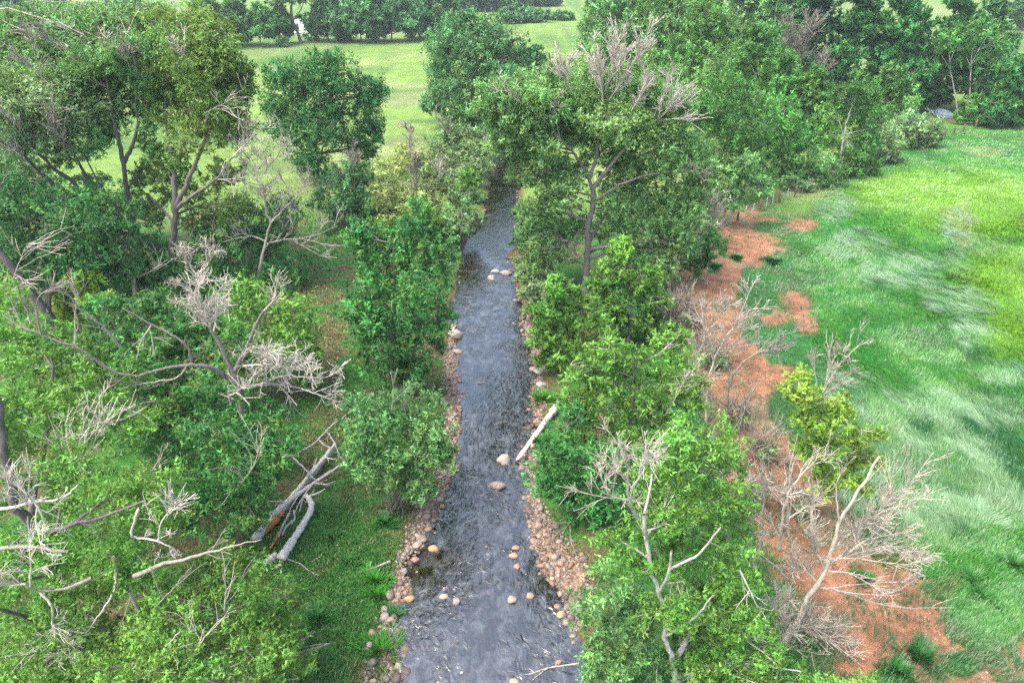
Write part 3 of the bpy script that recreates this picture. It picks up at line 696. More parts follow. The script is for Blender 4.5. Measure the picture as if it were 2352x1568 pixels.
T('large cottonwood in the near left corner with furrowed slanting trunk and white twigs', (215, 1512), pal='bright', yellow=.28, leaf=3.0, bark='dark',
  limbs=[(.34, .16, [(215, 1512), (186, 1460), (94, 1229), (56, 1187), (21, 1134), (5, 1000, .5), (-15, 900, 1)]), (.11, .05, [(94, 1229), (150, 1210, -1), (230, 1190, -1.5), (330, 1150, -1.5)]), (.13, .07, [(186, 1460), (60, 1420, -2), (-30, 1390, -3)])],
  lobes=[(250, 1150, 90, 60, 0), (340, 1120, 66, 46, 1), (180, 1080, 80, 50, 1), (290, 1230, 90, 56, -1), (100, 1300, 80, 56, -1), (360, 1180, 60, 46, 0), (60, 1400, 90, 60, -1), (180, 1400, 90, 64, -1.5), (40, 1250, 60, 40, -.5), (120, 1500, 100, 50, -2), (160, 1230, 80, 50, 0), (300, 1300, 70, 50, -1), (20, 1130, 60, 50, 1), (140, 1160, 60, 40, 1), (0, 1330, 60, 50, -1), (280, 1440, 70, 50, -1.5), (60, 1560, 90, 40, -2), (200, 1560, 80, 40, -2), (20, 1520, 80, 50, -2), (0, 930, 60, 50, 1.5), (-20, 1010, 60, 60, 1), (230, 1320, 70, 50, -1)],
  dead=[(.09, .03, 3, [(-10, 1170, -2), (35, 1163, -2), (80, 1152, -2), (147, 1145, -2), (180, 1113, -2)], dict(col='white', dens=1.2, lenf=.3)), (.07, .02, 3, [(80, 1152, -2), (45, 1117, -2), (10, 1098, -2)], dict(col='white', dens=1.4)), (.06, .02, 3, [(80, 1152, -2), (95, 1180, -2.2), (105, 1210, -2.3)], dict(col='white')),
        (.09, .035, 3, [(322, 1166, -2), (301, 1215, -2), (297, 1236, -2), (378, 1243, -2), (415, 1276, -2)], dict(col='white', dens=1.2, lenf=.3, curl=.8)), (.06, .02, 3, [(364, 1243, -2), (367, 1201, -2), (400, 1160, -2)], dict(col='white', dens=1.1)),
        (.11, .045, 3, [(212, 1326, -2), (157, 1351, -2.2), (91, 1358, -2.4), (56, 1337, -2.5)], dict(col='silver', dens=.8, lenf=.35)), (.08, .03, 3, [(91, 1358, -2.4), (119, 1386, -2.5), (122, 1456, -2.6), (152, 1486, -2.6)], dict(col='white', dens=1.2)), (.07, .03, 3, [(70, 1345, -2.5), (70, 1278, -2.5), (90, 1250, -2.5)], dict(col='white', dens=1.1)), (.06, .02, 3, [(60, 1340, -2.5), (20, 1345, -2.6), (-15, 1330, -2.6)], dict(col='white', dens=1.2)),
        (.09, .03, 3, [(259, 1278, -2), (269, 1320, -2), (262, 1362, -2), (238, 1397, -2), (196, 1456, -2)], dict(col='white', dens=.9, lenf=.3)), (.12, .08, 1, [(-10, 1260, -2), (70, 1253, -2), (157, 1267, -2)], dict(col='silver', dens=.5, S=7))])
T('bright yellow-green cottonwood crown at the near left, crossed by a long grey limb', (470, 1660), pal='bright', yellow=.45, leaf=3.0,
  lobes=[(450, 1340, 90, 50, 2), (560, 1330, 84, 46, 2.5), (510, 1420, 96, 54, 1), (630, 1390, 60, 46, 2), (400, 1440, 86, 56, 0), (330, 1520, 96, 50, -1), (560, 1500, 90, 50, 0), (450, 1540, 96, 46, -1), (650, 1470, 40, 36, 1.5), (360, 1360, 60, 40, 1), (240, 1540, 70, 40, -1), (700, 1500, 40, 40, 1.5), (610, 1440, 60, 40, 1.5), (480, 1300, 60, 36, 3), (640, 1560, 70, 36, 0), (380, 1420, 70, 40, 0)],
  dead=[(.13, .02, 2, [(308, 1322, .5), (378, 1292, .5), (437, 1281, .5), (507, 1260, .5), (570, 1245, .5), (600, 1240, .5)], dict(col='silver', dens=.8, S=7, lenf=.25, start=.45)), (.11, .09, 1, [(297, 1356, .3), (329, 1423, .3)], dict(col='silver', S=7, dens=.2)),
        (.06, .03, 2, [(297, 1570, -1), (357, 1540, -1), (378, 1488, -1), (412, 1450, -1)], dict(col='pale')), (.06, .02, 2, [(420, 1540, -1), (455, 1490, -1), (470, 1440, -1)], dict(col='pale')), (.05, .02, 2, [(515, 1400, .5), (520, 1350, .5), (512, 1318, .5)], dict(col='pale', dens=.7)), (.05, .02, 2, [(350, 1400, .3), (400, 1350, .3), (440, 1300, .3)], dict(col='silver', dens=.7))])

# ---------------- left bank, beside the water
B('big grey-green willow shrub leaning over the water beside the log pile', (905, 1165), stems=12, pal='soft', leaf=3.0, yellow=.12, twigcol='silver', twig=16,
  lobes=[(860, 950, 66, 50, 1), (930, 930, 66, 48, 1.5), (985, 985, 50, 56, 1), (890, 1020, 80, 60, 0), (970, 1060, 66, 50, 0), (830, 1010, 46, 56, 0), (920, 1090, 66, 44, -.5), (850, 1070, 50, 40, -.5), (960, 1115, 40, 36, -.8), (1010, 1040, 34, 36, 0)],
  dead=[(.05, .02, 2, [(900, 940), (905, 900), (900, 870)], dict(col='silver', dens=.8))])
T('dense upright leafy cottonwood on the left bank overhanging the stream', (915, 900), pal='emer', yellow=.2, leaf=3.0, cov=1.1,
  lobes=[(960, 500, 36, 36, 1), (930, 545, 56, 40, 1), (860, 560, 52, 42, .5), (980, 575, 54, 44, 0), (900, 610, 74, 48, 0), (1010, 610, 44, 40, 0), (850, 650, 66, 48, 0), (960, 660, 76, 50, -.5), (890, 710, 86, 50, -.5), (830, 730, 52, 44, 0), (970, 740, 66, 48, -.5), (900, 780, 80, 46, -.5), (960, 810, 50, 46, -.5), (880, 830, 50, 40, 0), (940, 860, 46, 30, -.3), (820, 540, 30, 30, 0)])
B('dense dark green shrub with grey dead twigs on top, left of the pale sapling', (800, 525), stems=10, pal='blue', leaf=2.5, yellow=.05, lobes=[(800, 440, 62, 50, 1), (760, 470, 48, 40, 0), (835, 480, 48, 42, 0), (800, 500, 66, 34, -.5), (815, 405, 40, 34, 1)], dead=[(.06, .02, 3, [(815, 440), (815, 390), (815, 360)], dict(col='silver', dens=1.7)), (.06, .02, 3, [(800, 430), (780, 400), (770, 380)], dict(col='silver', dens=1.2))])
T('pale half-bare sapling with light yellow-green leaves and a white stem', (950, 530), pal='pale', yellow=.2, leaf=2.4, cov=.75, bark='pale', twigcol='pale', twig=22,
  limbs=[(.12, .04, [(950, 530), (948, 470), (942, 400), (938, 320)]), (.08, .03, [(948, 480), (975, 420), (990, 370)]), (.08, .03, [(948, 480), (905, 440), (890, 390)])],
  lobes=[(940, 360, 42, 34), (905, 395, 46, 38, .5), (985, 390, 42, 38, .5), (925, 440, 56, 40), (1000, 440, 42, 34), (880, 450, 40, 34), (960, 480, 56, 34, -.5), (900, 490, 40, 26, -.5)],
  dead=[(.05, .02, 3, [(940, 350), (940, 320), (938, 292)], dict(col='pale', dens=1.4, ang=.4)), (.05, .02, 3, [(960, 470, -1), (950, 420, -1), (945, 370, -1)], dict(col='pale', dens=1.4, ang=.4)), (.05, .02, 3, [(1000, 440, -1), (1010, 390, -1), (1015, 350, -1)], dict(col='pale', dens=1.2, ang=.4))])
B('light green shrub at the foot of the pale sapling, behind the dense upright tree', (960, 560), stems=7, pal='bright', yellow=.25, leaf=2.5, lobes=[(990, 500, 46, 36), (940, 520, 46, 30), (1010, 540, 36, 30), (860, 530, 40, 30, 0)])
B('round grey-green willow overhanging the left water edge at mid stream', (1060, 555), stems=9, pal='sage', leaf=2.3, yellow=.08, twigcol='silver', twig=16, lobes=[(1060, 490, 46, 36), (1085, 520, 34, 30), (1040, 530, 36, 28), (1075, 460, 36, 26, 1)])
B('sage-green willow thicket left of the dark bend in the stream', (1050, 400), stems=10, pal='sage', leaf=2.1, yellow=.08, twigcol='silver', twig=14, lobes=[(1030, 300, 36, 26, 1), (1070, 325, 46, 32, 0), (1010, 340, 40, 30, 1), (1100, 355, 36, 28, -1), (1050, 370, 50, 32, -1), (1000, 380, 36, 28, 0), (1110, 310, 24, 26, 0)], dead=[(.07, .03, 3, [(1040, 310), (1010, 280), (1000, 265)], dict(col='silver'))])
B('pale willow shrub just downstream of the sage thicket', (1085, 425), stems=8, pal='sage', leaf=2.1, yellow=.12, twigcol='silver', lobes=[(1075, 400, 36, 22), (1110, 385, 26, 20), (1050, 420, 30, 20)])
B('vivid green leafy clump at the left water edge above the round willow', (1065, 455), stems=5, pal='bright', yellow=.3, leaf=2.2, lobes=[(1080, 410, 24, 18), (1062, 440, 32, 16), (1085, 448, 24, 14)], name='leafy_clump', cat='shrub')
T('dense dark green rounded cottonwood alone at the meadow edge', (735, 412), pal='dark', leaf=2.3, yellow=.06, cov=1.1,
  lobes=[(700, 170, 60, 40), (770, 170, 60, 42), (660, 220, 56, 46), (745, 220, 76, 50, -1), (830, 215, 52, 50), (680, 280, 66, 50, -1), (770, 290, 74, 50, -1.5), (850, 270, 40, 44), (640, 270, 36, 44), (720, 340, 66, 44, -1), (800, 350, 56, 40, -1), (850, 330, 30, 36), (730, 385, 46, 24, -1), (850, 230, 36, 36), (640, 180, 36, 36), (735, 145, 50, 26)])
plant('willow_tree', 'massive rounded willow with bulging olive-green masses at the stream bend', 'tree', (1085, 300), pal='blue', bark='dark', leaf=2.2, yellow=.02, cov=1.15, droop=.5, trunk_r=.5,
  lobes=[(1090, 70, 66, 42), (1040, 95, 46, 34, -1), (1140, 90, 56, 38, -1), (1015, 130, 40, 34), (1070, 130, 60, 40, -3), (1150, 140, 60, 44, -3), (1200, 130, 40, 36), (1020, 190, 46, 50, -2), (1090, 190, 60, 48, -4), (1160, 190, 56, 44, -4), (1220, 150, 36, 34), (1050, 240, 56, 40, -3), (1110, 250, 50, 34, -3), (1000, 235, 26, 34), (1080, 50, 36, 22), (1200, 190, 36, 40, -2), (1240, 130, 22, 26), (985, 240, 14, 20), (1060, 270, 40, 26, -2)])

# ---------------- right bank, far to near
RB = [('high rounded cottonwood crown at the top of the picture right of the far pasture', (1430, 205), (1430, 205, -45, 220, 15), 'soft'),
      ('yellowish-green cottonwood crown behind the dead-topped tree, topmost row', (1545, 210), (1545, 210, -55, 210, 15), 'soft'),
      ('wide cottonwood with lumpy crown right behind the dead-topped tree', (1625, 260), (1625, 260, 0, 220, 15), 'mid'),
      ('cottonwood in mid wood, leaning rightmost of the lumpy bright crowns', (1735, 320), (1735, 320, 40, 220, 15), 'mid'),
      ('bright round cottonwood crown beside the grey dead leaning branches', (1790, 340), (1790, 340, 110, 130, 11), 'mid')]
RB += [('rounded cottonwood filling the wood behind the small pale-trunked tree', (1870, 335), (1870, 335, 150, 130, 11), 'mid'), ('leafy cottonwood between the small pale-trunked tree and the back row', (2045, 300), (2045, 300, 150, 130, 11), 'mid')]
for lb, bs, au, pl in RB: T(lb, bs, auto=au, pal=pl, leaf=2.3, yellow=.2, cov=1.15)
for lb, bs, au, pl in [('tall dark cottonwood behind the grey leaning dead branches', (1880, 235), (1880, 235, -50, 170, 13), 'deep'), ('tall dark cottonwood in the middle of the back row on the right', (1985, 245), (1985, 245, -50, 170, 13), 'dark'),
      ('broad dark cottonwood left of the two white-stemmed trees', (2085, 255), (2085, 255, -60, 180, 14), 'dark'), ('dark cottonwood right behind the two white-stemmed trees', (2210, 250), (2210, 250, -40, 170, 13), 'dark'), ('dark cottonwood closing the back row at the upper right', (2290, 215), (2290, 215, -30, 110, 11), 'blue'),
      ('bushy dark tree at the right edge above the bright pasture', (2345, 285), (2345, 285, 125, 130, 12), 'dark')]:
    T(lb, bs, auto=au, pal=pl, leaf=2.8, yellow=.08, cov=1.15, bark='dark')
D('grey dead tree leaning right out of the upper right wood', (1800, 290), deadcol='silver', dead=[(.3, .12, 1, [(1800, 290), (1830, 220), (1850, 180)], dict(S=6, dens=.4)), (.12, .03, 3, [(1850, 180), (1885, 150, -1), (1905, 120, -1)], dict(dens=1.5, ang=.5)), (.12, .03, 3, [(1830, 150), (1845, 90, -1), (1865, 40, -1)], dict(dens=1.6, ang=.4)), (.10, .03, 3, [(1830, 160), (1815, 110), (1800, 60)], dict(dens=1.4, ang=.45)), (.1, .03, 3, [(1835, 200), (1870, 185, -1), (1900, 160, -1)], dict(dens=1.2, ang=.5))])
for lb, bs, limbs, lobes in [
    ('white-stemmed tree with candelabra branches, right of the pair above the far water', (2228, 262), [(.22, .12, [(2228, 262), (2228, 210), (2230, 150), (2234, 110)]), (.12, .04, [(2230, 150), (2250, 110), (2272, 75)]), (.12, .04, [(2230, 155), (2212, 115), (2206, 85)]), (.09, .03, [(2232, 130), (2240, 90), (2240, 60)])], [(2240, 75, 46, 26), (2210, 110, 30, 24, 1), (2275, 110, 34, 30, 1), (2250, 140, 46, 30, 2), (2265, 180, 36, 34, 2), (2225, 190, 36, 30, 2)]),
    ('white-stemmed tree leaning left, left of the pair above the far water', (2205, 262), [(.18, .1, [(2205, 262), (2195, 215), (2182, 160), (2180, 110)]), (.10, .03, [(2184, 165), (2165, 130), (2150, 115)]), (.10, .03, [(2182, 140), (2195, 110), (2198, 90)])], [(2180, 95, 30, 22), (2150, 120, 34, 26, 1), (2170, 160, 40, 30, 2), (2195, 140, 30, 30, 2), (2140, 170, 36, 34, 2)])]:
    plant('white_stemmed_tree', lb, 'tree', bs, limbs=limbs, lobes=lobes, pal='mid', bark='white', twigcol='white', leaf=2.1, cov=.9, twig=12)
D('thin white dead stem leaning left beside the white-stemmed pair', (2190, 235), deadcol='white', dead=[(.1, .05, 2, [(2165, 212), (2145, 175), (2130, 145), (2125, 120)], dict(dens=.9, ang=.5))])
for lb, bs, lobes, pl in [('small leafy tree left of the far water glint', (2150, 255), [(2150, 205, 36, 24), (2110, 215, 36, 26), (2140, 235, 40, 18), (2080, 225, 36, 24)], 'dark'), ('small rounded shrub right of the far water glint', (2240, 285), [(2240, 245, 26, 26), (2225, 265, 26, 18), (2255, 265, 22, 18)], 'mid'),
        ('dark low shrub at the pasture corner beneath the right-edge tree', (2300, 292), [(2300, 250, 36, 28), (2280, 275, 30, 18), (2325, 270, 30, 20)], 'dark'), ('pale willow shrub along the fence, rightmost before the far water', (2110, 340), [(2090, 285, 46, 28), (2130, 300, 34, 24), (2060, 300, 34, 26), (2100, 320, 46, 22), (2140, 322, 24, 16)], 'sage'),
        ('light grey-green willow shrub along the fence, left of the rightmost pale one', (2025, 375), [(2010, 310, 36, 34), (2040, 335, 30, 28), (1995, 345, 34, 28), (2020, 365, 40, 18)], 'sage'), ('green shrub at the foot of the small pale-trunked tree', (1960, 405), [(1965, 370, 46, 28), (1990, 385, 36, 20), (1930, 390, 40, 20)], 'mid'),
        ('grey-brown twiggy shrub between the wood and the fence line', (1880, 425), [(1870, 375, 40, 32), (1905, 390, 36, 26), (1850, 400, 36, 22), (1890, 415, 46, 16)], 'soft'), ('low rounded pale shrub right at the fence posts', (1825, 438), [(1825, 420, 30, 14), (1845, 428, 22, 10)], 'sage')]:
    B(lb, bs, lobes=lobes, pal=pl, leaf=2.1, stems=8, twigcol='silver', twig=14)
T('small pale-trunked cottonwood standing forward of the wood near the fence', (1925, 405), pal='mid', leaf=2.2, bark='birch', twigcol='birch', twig=14, limbs=[(.22, .08, [(1925, 405), (1932, 350), (1940, 300), (1955, 250), (1968, 215)]), (.1, .04, [(1938, 310), (1975, 300), (2005, 295)]), (.1, .04, [(1936, 310), (1928, 280), (1925, 262)])],
  lobes=[(1965, 195, 30, 28), (1990, 225, 30, 28, 1), (1935, 225, 36, 30, 1), (1960, 260, 46, 32, 1), (1910, 270, 36, 32, 1), (2000, 275, 30, 30, 1), (1890, 310, 36, 34, 1), (1950, 320, 50, 34, 1.5), (1990, 330, 30, 26, 1)])
T('leafy cottonwood in the right wood below the lumpy bright crowns', (1690, 455), pal='mid', leaf=2.3, yellow=.15, lobes=[(1620, 210, 46, 36), (1690, 200, 50, 40), (1660, 260, 66, 46, -1), (1730, 250, 46, 44), (1610, 280, 46, 40), (1700, 310, 60, 46, -1), (1640, 340, 56, 44, -1), (1740, 330, 40, 40), (1690, 380, 60, 40, -1), (1750, 390, 36, 36)], twigcol='silver')
T('cottonwood with forked grey trunk at the fence corner of the right wood', (1770, 425), pal='mid', leaf=2.3, lobes=[(1800, 260, 46, 40), (1770, 300, 50, 40), (1815, 330, 36, 46), (1780, 370, 46, 36), (1810, 390, 36, 26)], twigcol='silver')
T('grey-leaved cottonwood with pale leaning trunk beside the first fence posts', (1655, 520), pal='soft', leaf=2.3, yellow=.1, bark='silver', twigcol='silver', twig=16, limbs=[(.26, .1, [(1655, 520), (1670, 470), (1690, 410), (1712, 360)]), (.2, .08, [(1650, 510), (1640, 440), (1640, 380)])], lobes=[(1720, 380, 36, 34), (1690, 420, 46, 34), (1730, 430, 36, 30), (1650, 400, 40, 36), (1680, 460, 50, 28), (1630, 440, 30, 36)])
T('large cottonwood on the right bank with bare bleached top branches and dark forked trunk', (1343, 668), pal='light', yellow=.28, leaf=2.5, cov=1.6, bark='grey', deadcol='white',
  limbs=[(.42, .26, [(1343, 668), (1349, 591), (1350, 520), (1364, 470), (1362, 425)]), (.24, .08, [(1364, 430), (1402, 381, -.5), (1435, 341, -1), (1493, 294, -1.5)]), (.2, .07, [(1362, 440), (1350, 405), (1324, 358, -.5), (1290, 324, -1), (1262, 285, -1)]), (.2, .07, [(1356, 410), (1371, 354), (1376, 304), (1385, 236), (1400, 180)]), (.16, .06, [(1370, 460), (1425, 422, -1), (1486, 402, -1.5), (1560, 391, -2)]), (.24, .12, [(1350, 560), (1390, 490, 2), (1430, 440, 3)])],
  lobes=[(1160, 290, 50, 44, 0), (1150, 330, 40, 30, 2), (1190, 330, 50, 40, 1), (1150, 250, 56, 40, 0), (1230, 300, 60, 50, 0), (1300, 270, 60, 50, 2), (1360, 230, 60, 60, 2), (1480, 240, 60, 60, 2), (1400, 340, 60, 50, 2), (1500, 380, 60, 50, 2), (1270, 430, 60, 50, 2), (1150, 210, 52, 36, -1), (1215, 205, 56, 40, -1), (1130, 260, 40, 34, -1), (1200, 270, 66, 46, -1), (1270, 240, 56, 44, 0), (1330, 220, 50, 46, 0), (1260, 170, 40, 36, 1), (1350, 160, 46, 40, 2), (1420, 210, 46, 50, 1), (1470, 180, 46, 46, 1), (1390, 280, 60, 46, -1), (1460, 290, 60, 46, -1), (1530, 240, 46, 46, 0), (1240, 340, 66, 46, -1), (1320, 310, 50, 36, 1), (1530, 320, 60, 46, -1), (1210, 400, 46, 40, 0), (1290, 390, 50, 40, 1), (1440, 380, 60, 40, 1), (1560, 380, 56, 40, -1), (1600, 420, 46, 46, 0), (1290, 450, 46, 36, -1.5), (1240, 470, 50, 46, 1), (1420, 470, 66, 50, 2), (1500, 460, 66, 50, 1), (1560, 480, 56, 50, 0), (1250, 540, 60, 50, 1), (1310, 520, 40, 50, 2), (1430, 550, 60, 50, 2), (1500, 560, 60, 50, 1), (1560, 560, 40, 46, 0), (1260, 600, 50, 36, 0), (1480, 620, 50, 40, 1), (1520, 620, 30, 40, 0), (1590, 340, 46, 40, 0), (1570, 240, 30, 34, 0)],
  dead=[(.1, .03, 3, [(1385, 236, -1), (1380, 180, -2), (1360, 110, -2)], dict(dens=1.7, ang=.35, col='white', lenf=.6, curl=.3)), (.1, .03, 3, [(1390, 210, -1), (1410, 150, -2), (1415, 90, -2)], dict(dens=1.7, ang=.35, col='white', lenf=.6, curl=.3)), (.1, .03, 3, [(1400, 230, -1), (1440, 170, -2), (1475, 105, -2)], dict(dens=1.7, ang=.35, col='white', lenf=.6, curl=.3)), (.09, .03, 3, [(1435, 290, -1), (1465, 230, -2), (1490, 175, -2)], dict(dens=1.5, ang=.4)), (.08, .03, 3, [(1312, 212, -1), (1298, 170, -2), (1282, 130, -2)], dict(dens=1.7, ang=.35, col='white', lenf=.6, curl=.3)), (.08, .03, 3, [(1490, 290, -1.5), (1535, 255, -2), (1580, 225, -2)], dict(dens=1.5, ang=.3, col='white', lenf=.7)), (.07, .03, 3, [(1500, 270, -1.5), (1525, 220, -2), (1540, 165, -2)], dict(dens=1.4, ang=.45)),
        (.07, .02, 3, [(1290, 330, -1.5), (1280, 290, -2), (1270, 240, -2)], dict(dens=1, col='silver')), (.06, .02, 3, [(1200, 240, -2), (1160, 205, -2), (1130, 215, -2)], dict(col='pale', dens=1)), (.06, .02, 3, [(1350, 490, -1), (1300, 470, -2), (1270, 480, -2)], dict(col='silver')), (.05, .02, 3, [(1342, 600, -.5), (1320, 580, -1), (1318, 560, -1)], dict(col='silver')), (.06, .02, 3, [(1560, 391, -2), (1600, 395, -2), (1640, 400, -2)], dict(col='silver'))])
B('dark overhanging willow closing over the stream where it bends away', (1195, 352), stems=8, pal='deep', leaf=2.3, lobes=[(1150, 320, 34, 26, 0), (1180, 345, 36, 24, -1), (1165, 300, 30, 26, 1), (1200, 370, 30, 22, -1), (1130, 300, 24, 20, 1)])
B('dense dark willow below the bleached tree on its streamside', (1225, 560), stems=9, pal='emer', leaf=2.5, lobes=[(1215, 500, 34, 30), (1240, 540, 36, 34), (1205, 545, 26, 22)])
B('grey twiggy shrub leaning over the right water edge at mid stream', (1225, 655), stems=9, pal='sage', leaf=2.5, twigcol='silver', twig=20, cov=.8, lobes=[(1215, 590, 32, 26), (1240, 625, 40, 30), (1210, 635, 22, 22)])
B('small grey-green shrub beside the narrowest stretch on the right bank', (1235, 730), stems=8, pal='sage', leaf=2.6, twigcol='silver', twig=20, cov=.9, lobes=[(1230, 680, 34, 26), (1250, 710, 30, 24), (1222, 715, 22, 18)])
T('slender light green pointed poplar sapling before the dark forked trunk', (1440, 790), pal='bright', yellow=.25, leaf=3.1, bark='silver', twigcol='silver', twig=16, lobes=[(1425, 575, 26, 28), (1430, 620, 44, 34), (1390, 640, 36, 30), (1475, 640, 40, 34), (1440, 680, 60, 36), (1390, 700, 44, 34), (1500, 690, 34, 36), (1460, 735, 60, 36), (1500, 750, 36, 34), (1410, 750, 44, 30)])
B('full light green bush on the right bank across from the pale boulder', (1310, 850), stems=9, pal='bright', leaf=3.1, yellow=.15, lobes=[(1300, 680, 40, 34, .5), (1260, 715, 40, 34), (1340, 720, 48, 38), (1290, 760, 66, 38), (1370, 770, 48, 38), (1250, 770, 34, 30), (1310, 810, 60, 34), (1380, 820, 40, 30), (1275, 660, 20, 22), (1270, 825, 36, 22)], name='leafy_shrub')
B('pale grey bare brush between the poplar sapling and the red earth', (1530, 790), stems=6, pal='sage', leaf=2.5, cov=.15, lobes=[(1530, 750, 30, 30)], dead=[(.05, .02, 3, [(1500 + i * 12, 800), (1520 + i * 10, 750), (1530 + i * 14, 690)], dict(col='silver', dens=1.3, ang=.4)) for i in range(5)], name='bare_brush', cat='brush')
B('low green shrub on the red earth below the fence', (1600, 640), stems=6, pal='mid', leaf=2.5, lobes=[(1595, 610, 30, 30), (1635, 560, 34, 34), (1610, 585, 30, 24)])
B('grey bushy thicket of bare stems at the left edge of the red earth', (1590, 560), stems=6, pal='sage', leaf=2.4, cov=.3, lobes=[(1610, 510, 30, 40)], dead=[(.06, .02, 3, [(1575 + i * 14, 570), (1590 + i * 14, 520), (1610 + i * 12, 465)], dict(col='silver', dens=1.2, ang=.4)) for i in range(4)], name='bare_brush', cat='brush')
T('light yellow-green poplar crown on the right bank above the bleached log', (1440, 1100), pal='bright', yellow=.35, leaf=3.1, bark='silver', twigcol='pale', twig=16,
  lobes=[(1400, 810, 46, 36), (1340, 850, 50, 38), (1460, 830, 50, 40), (1540, 800, 44, 40, .5), (1390, 880, 66, 44), (1480, 890, 66, 46), (1560, 870, 46, 50, .5), (1330, 920, 50, 40), (1420, 950, 70, 44), (1520, 950, 60, 46), (1590, 920, 34, 46), (1360, 990, 60, 40), (1460, 1010, 66, 44, -.5)],
  dead=[(.05, .02, 3, [(1530, 950, -1), (1560, 900, -1), (1575, 860, -1)], dict(col='pale', dens=.8))])
B('dark green leafy bush on the right bank beside the bleached log', (1330, 1195), stems=9, pal='emer', leaf=3.1, yellow=.1, lobes=[(1300, 980, 46, 50, 1), (1280, 1050, 50, 44), (1340, 1060, 60, 50), (1260, 1110, 50, 34), (1320, 1130, 66, 44), (1380, 1130, 50, 50), (1340, 1175, 60, 26), (1400, 1060, 46, 46)], name='leafy_shrub')
T('big bright green cottonwood at the near right with crooked white limbs', (1570, 1620), pal='bright', yellow=.3, leaf=3.0, bark='birch', twigcol='pale', twig=14,
  limbs=[(.16, .09, [(1570, 1620), (1545, 1520), (1526, 1460), (1529, 1411), (1515, 1358), (1498, 1316), (1487, 1260), (1480, 1180)]), (.09, .05, [(1515, 1358), (1530, 1330, -.6), (1540, 1306, -.8), (1542, 1265, -.9)]), (.07, .035, [(1540, 1306, -.8), (1570, 1292, -1.2), (1610, 1270, -1.4), (1655, 1210, -1.5)]), (.08, .035, [(1526, 1460), (1568, 1439, -.8), (1605, 1410, -1.2), (1640, 1365, -1.4)]), (.16, .06, [(1545, 1520), (1620, 1400, 1.5), (1650, 1250, 2), (1640, 1100, 2)])],
  lobes=[(1560, 1000, 56, 44, 2), (1640, 1010, 56, 46, 2), (1500, 1060, 56, 44, 2), (1590, 1080, 70, 50, 1.5), (1670, 1090, 50, 50, 2), (1530, 1140, 66, 50, 1.5), (1630, 1160, 70, 50, 1.5), (1700, 1180, 44, 50, 2), (1470, 1190, 60, 44, 1), (1570, 1220, 70, 48, 1.5), (1670, 1240, 60, 50, 1.5), (1430, 1250, 56, 44, .5), (1510, 1250, 56, 44, 1), (1600, 1300, 70, 46, 1.5), (1690, 1320, 56, 50, 1), (1580, 1380, 60, 50, 1), (1650, 1400, 66, 50, .5), (1560, 1470, 56, 50, .8), (1640, 1480, 66, 50, .3), (1700, 1420, 50, 50, .5), (1600, 1540, 70, 40, 0), (1690, 1540, 56, 40, 0), (1750, 1480, 40, 60, 0), (1780, 1550, 50, 40, -.5), (1480, 1320, 50, 40, 0), (1560, 1340, 50, 40, -.6), (1500, 1410, 50, 40, -.3), (1600, 1440, 56, 44, -.8), (1520, 1210, 50, 40, 0)],
  dead=[(.08, .03, 3, [(1465, 1190, -.5), (1442, 1148, -1), (1445, 1089, -1.2), (1425, 1010, -1.4)], dict(dens=1.3, col='pale', lenf=.35)), (.06, .02, 3, [(1442, 1148, -1), (1400, 1141, -1.2), (1379, 1092, -1.3)], dict(dens=1.1, col='pale')), (.06, .02, 3, [(1450, 1120, -1.2), (1480, 1080, -1.3), (1495, 1030, -1.4)], dict(dens=1.2, col='white')), (.05, .02, 2, [(1700, 1310, -1), (1725, 1360, -1.2), (1740, 1395, -1.2)], dict(col='white', up=-.1))])
B('spreading willow bush at the bottom edge on the right water margin', (1400, 1620), stems=12, pal='soft', yellow=.15, leaf=3.0, twigcol='silver', twig=20, lobes=[(1420, 1340, 60, 44, 1), (1370, 1400, 56, 46, 1), (1460, 1390, 56, 46, 1), (1400, 1460, 66, 46, .5), (1480, 1460, 50, 46, .5), (1360, 1500, 46, 40, .3), (1430, 1530, 66, 40, 0), (1510, 1530, 46, 40, 0), (1360, 1555, 40, 30, 0)])
D('pair of bleached bare stems with upswept twigs on the red earth, upper one', (1622, 965), deadcol='pale', dead=[(.13, .07, 1, [(1622, 965), (1629, 861), (1646, 811), (1666, 774)], dict(dens=.5, S=6)), (.07, .02, 3, [(1666, 774), (1696, 740), (1720, 715)], dict(dens=1.2, ang=.5)), (.06, .02, 3, [(1666, 774), (1661, 730), (1665, 695)], dict(dens=1.2, ang=.5)), (.06, .02, 3, [(1690, 745), (1713, 693), (1725, 655)], dict(dens=1)), (.06, .02, 3, [(1640, 830), (1620, 770), (1610, 720)], dict(dens=1.5, ang=.4)), (.05, .02, 3, [(1626, 900), (1600, 840), (1595, 780)], dict(dens=1.3))])
D('bare grey tree forking to the right over the red earth', (1669, 985), deadcol='silver', dead=[(.14, .07, 1, [(1669, 985), (1672, 900), (1680, 866), (1703, 834)], dict(dens=.5, S=6)), (.07, .02, 3, [(1703, 834), (1750, 801), (1784, 777), (1831, 758)], dict(dens=1, ang=.5)), (.06, .02, 3, [(1735, 812), (1784, 807), (1828, 792)], dict(dens=1, ang=.5)), (.07, .02, 3, [(1673, 882), (1676, 828), (1664, 780)], dict(dens=1, ang=.5)), (.06, .02, 3, [(1680, 960), (1640, 920), (1625, 890)], dict(dens=1.2))])
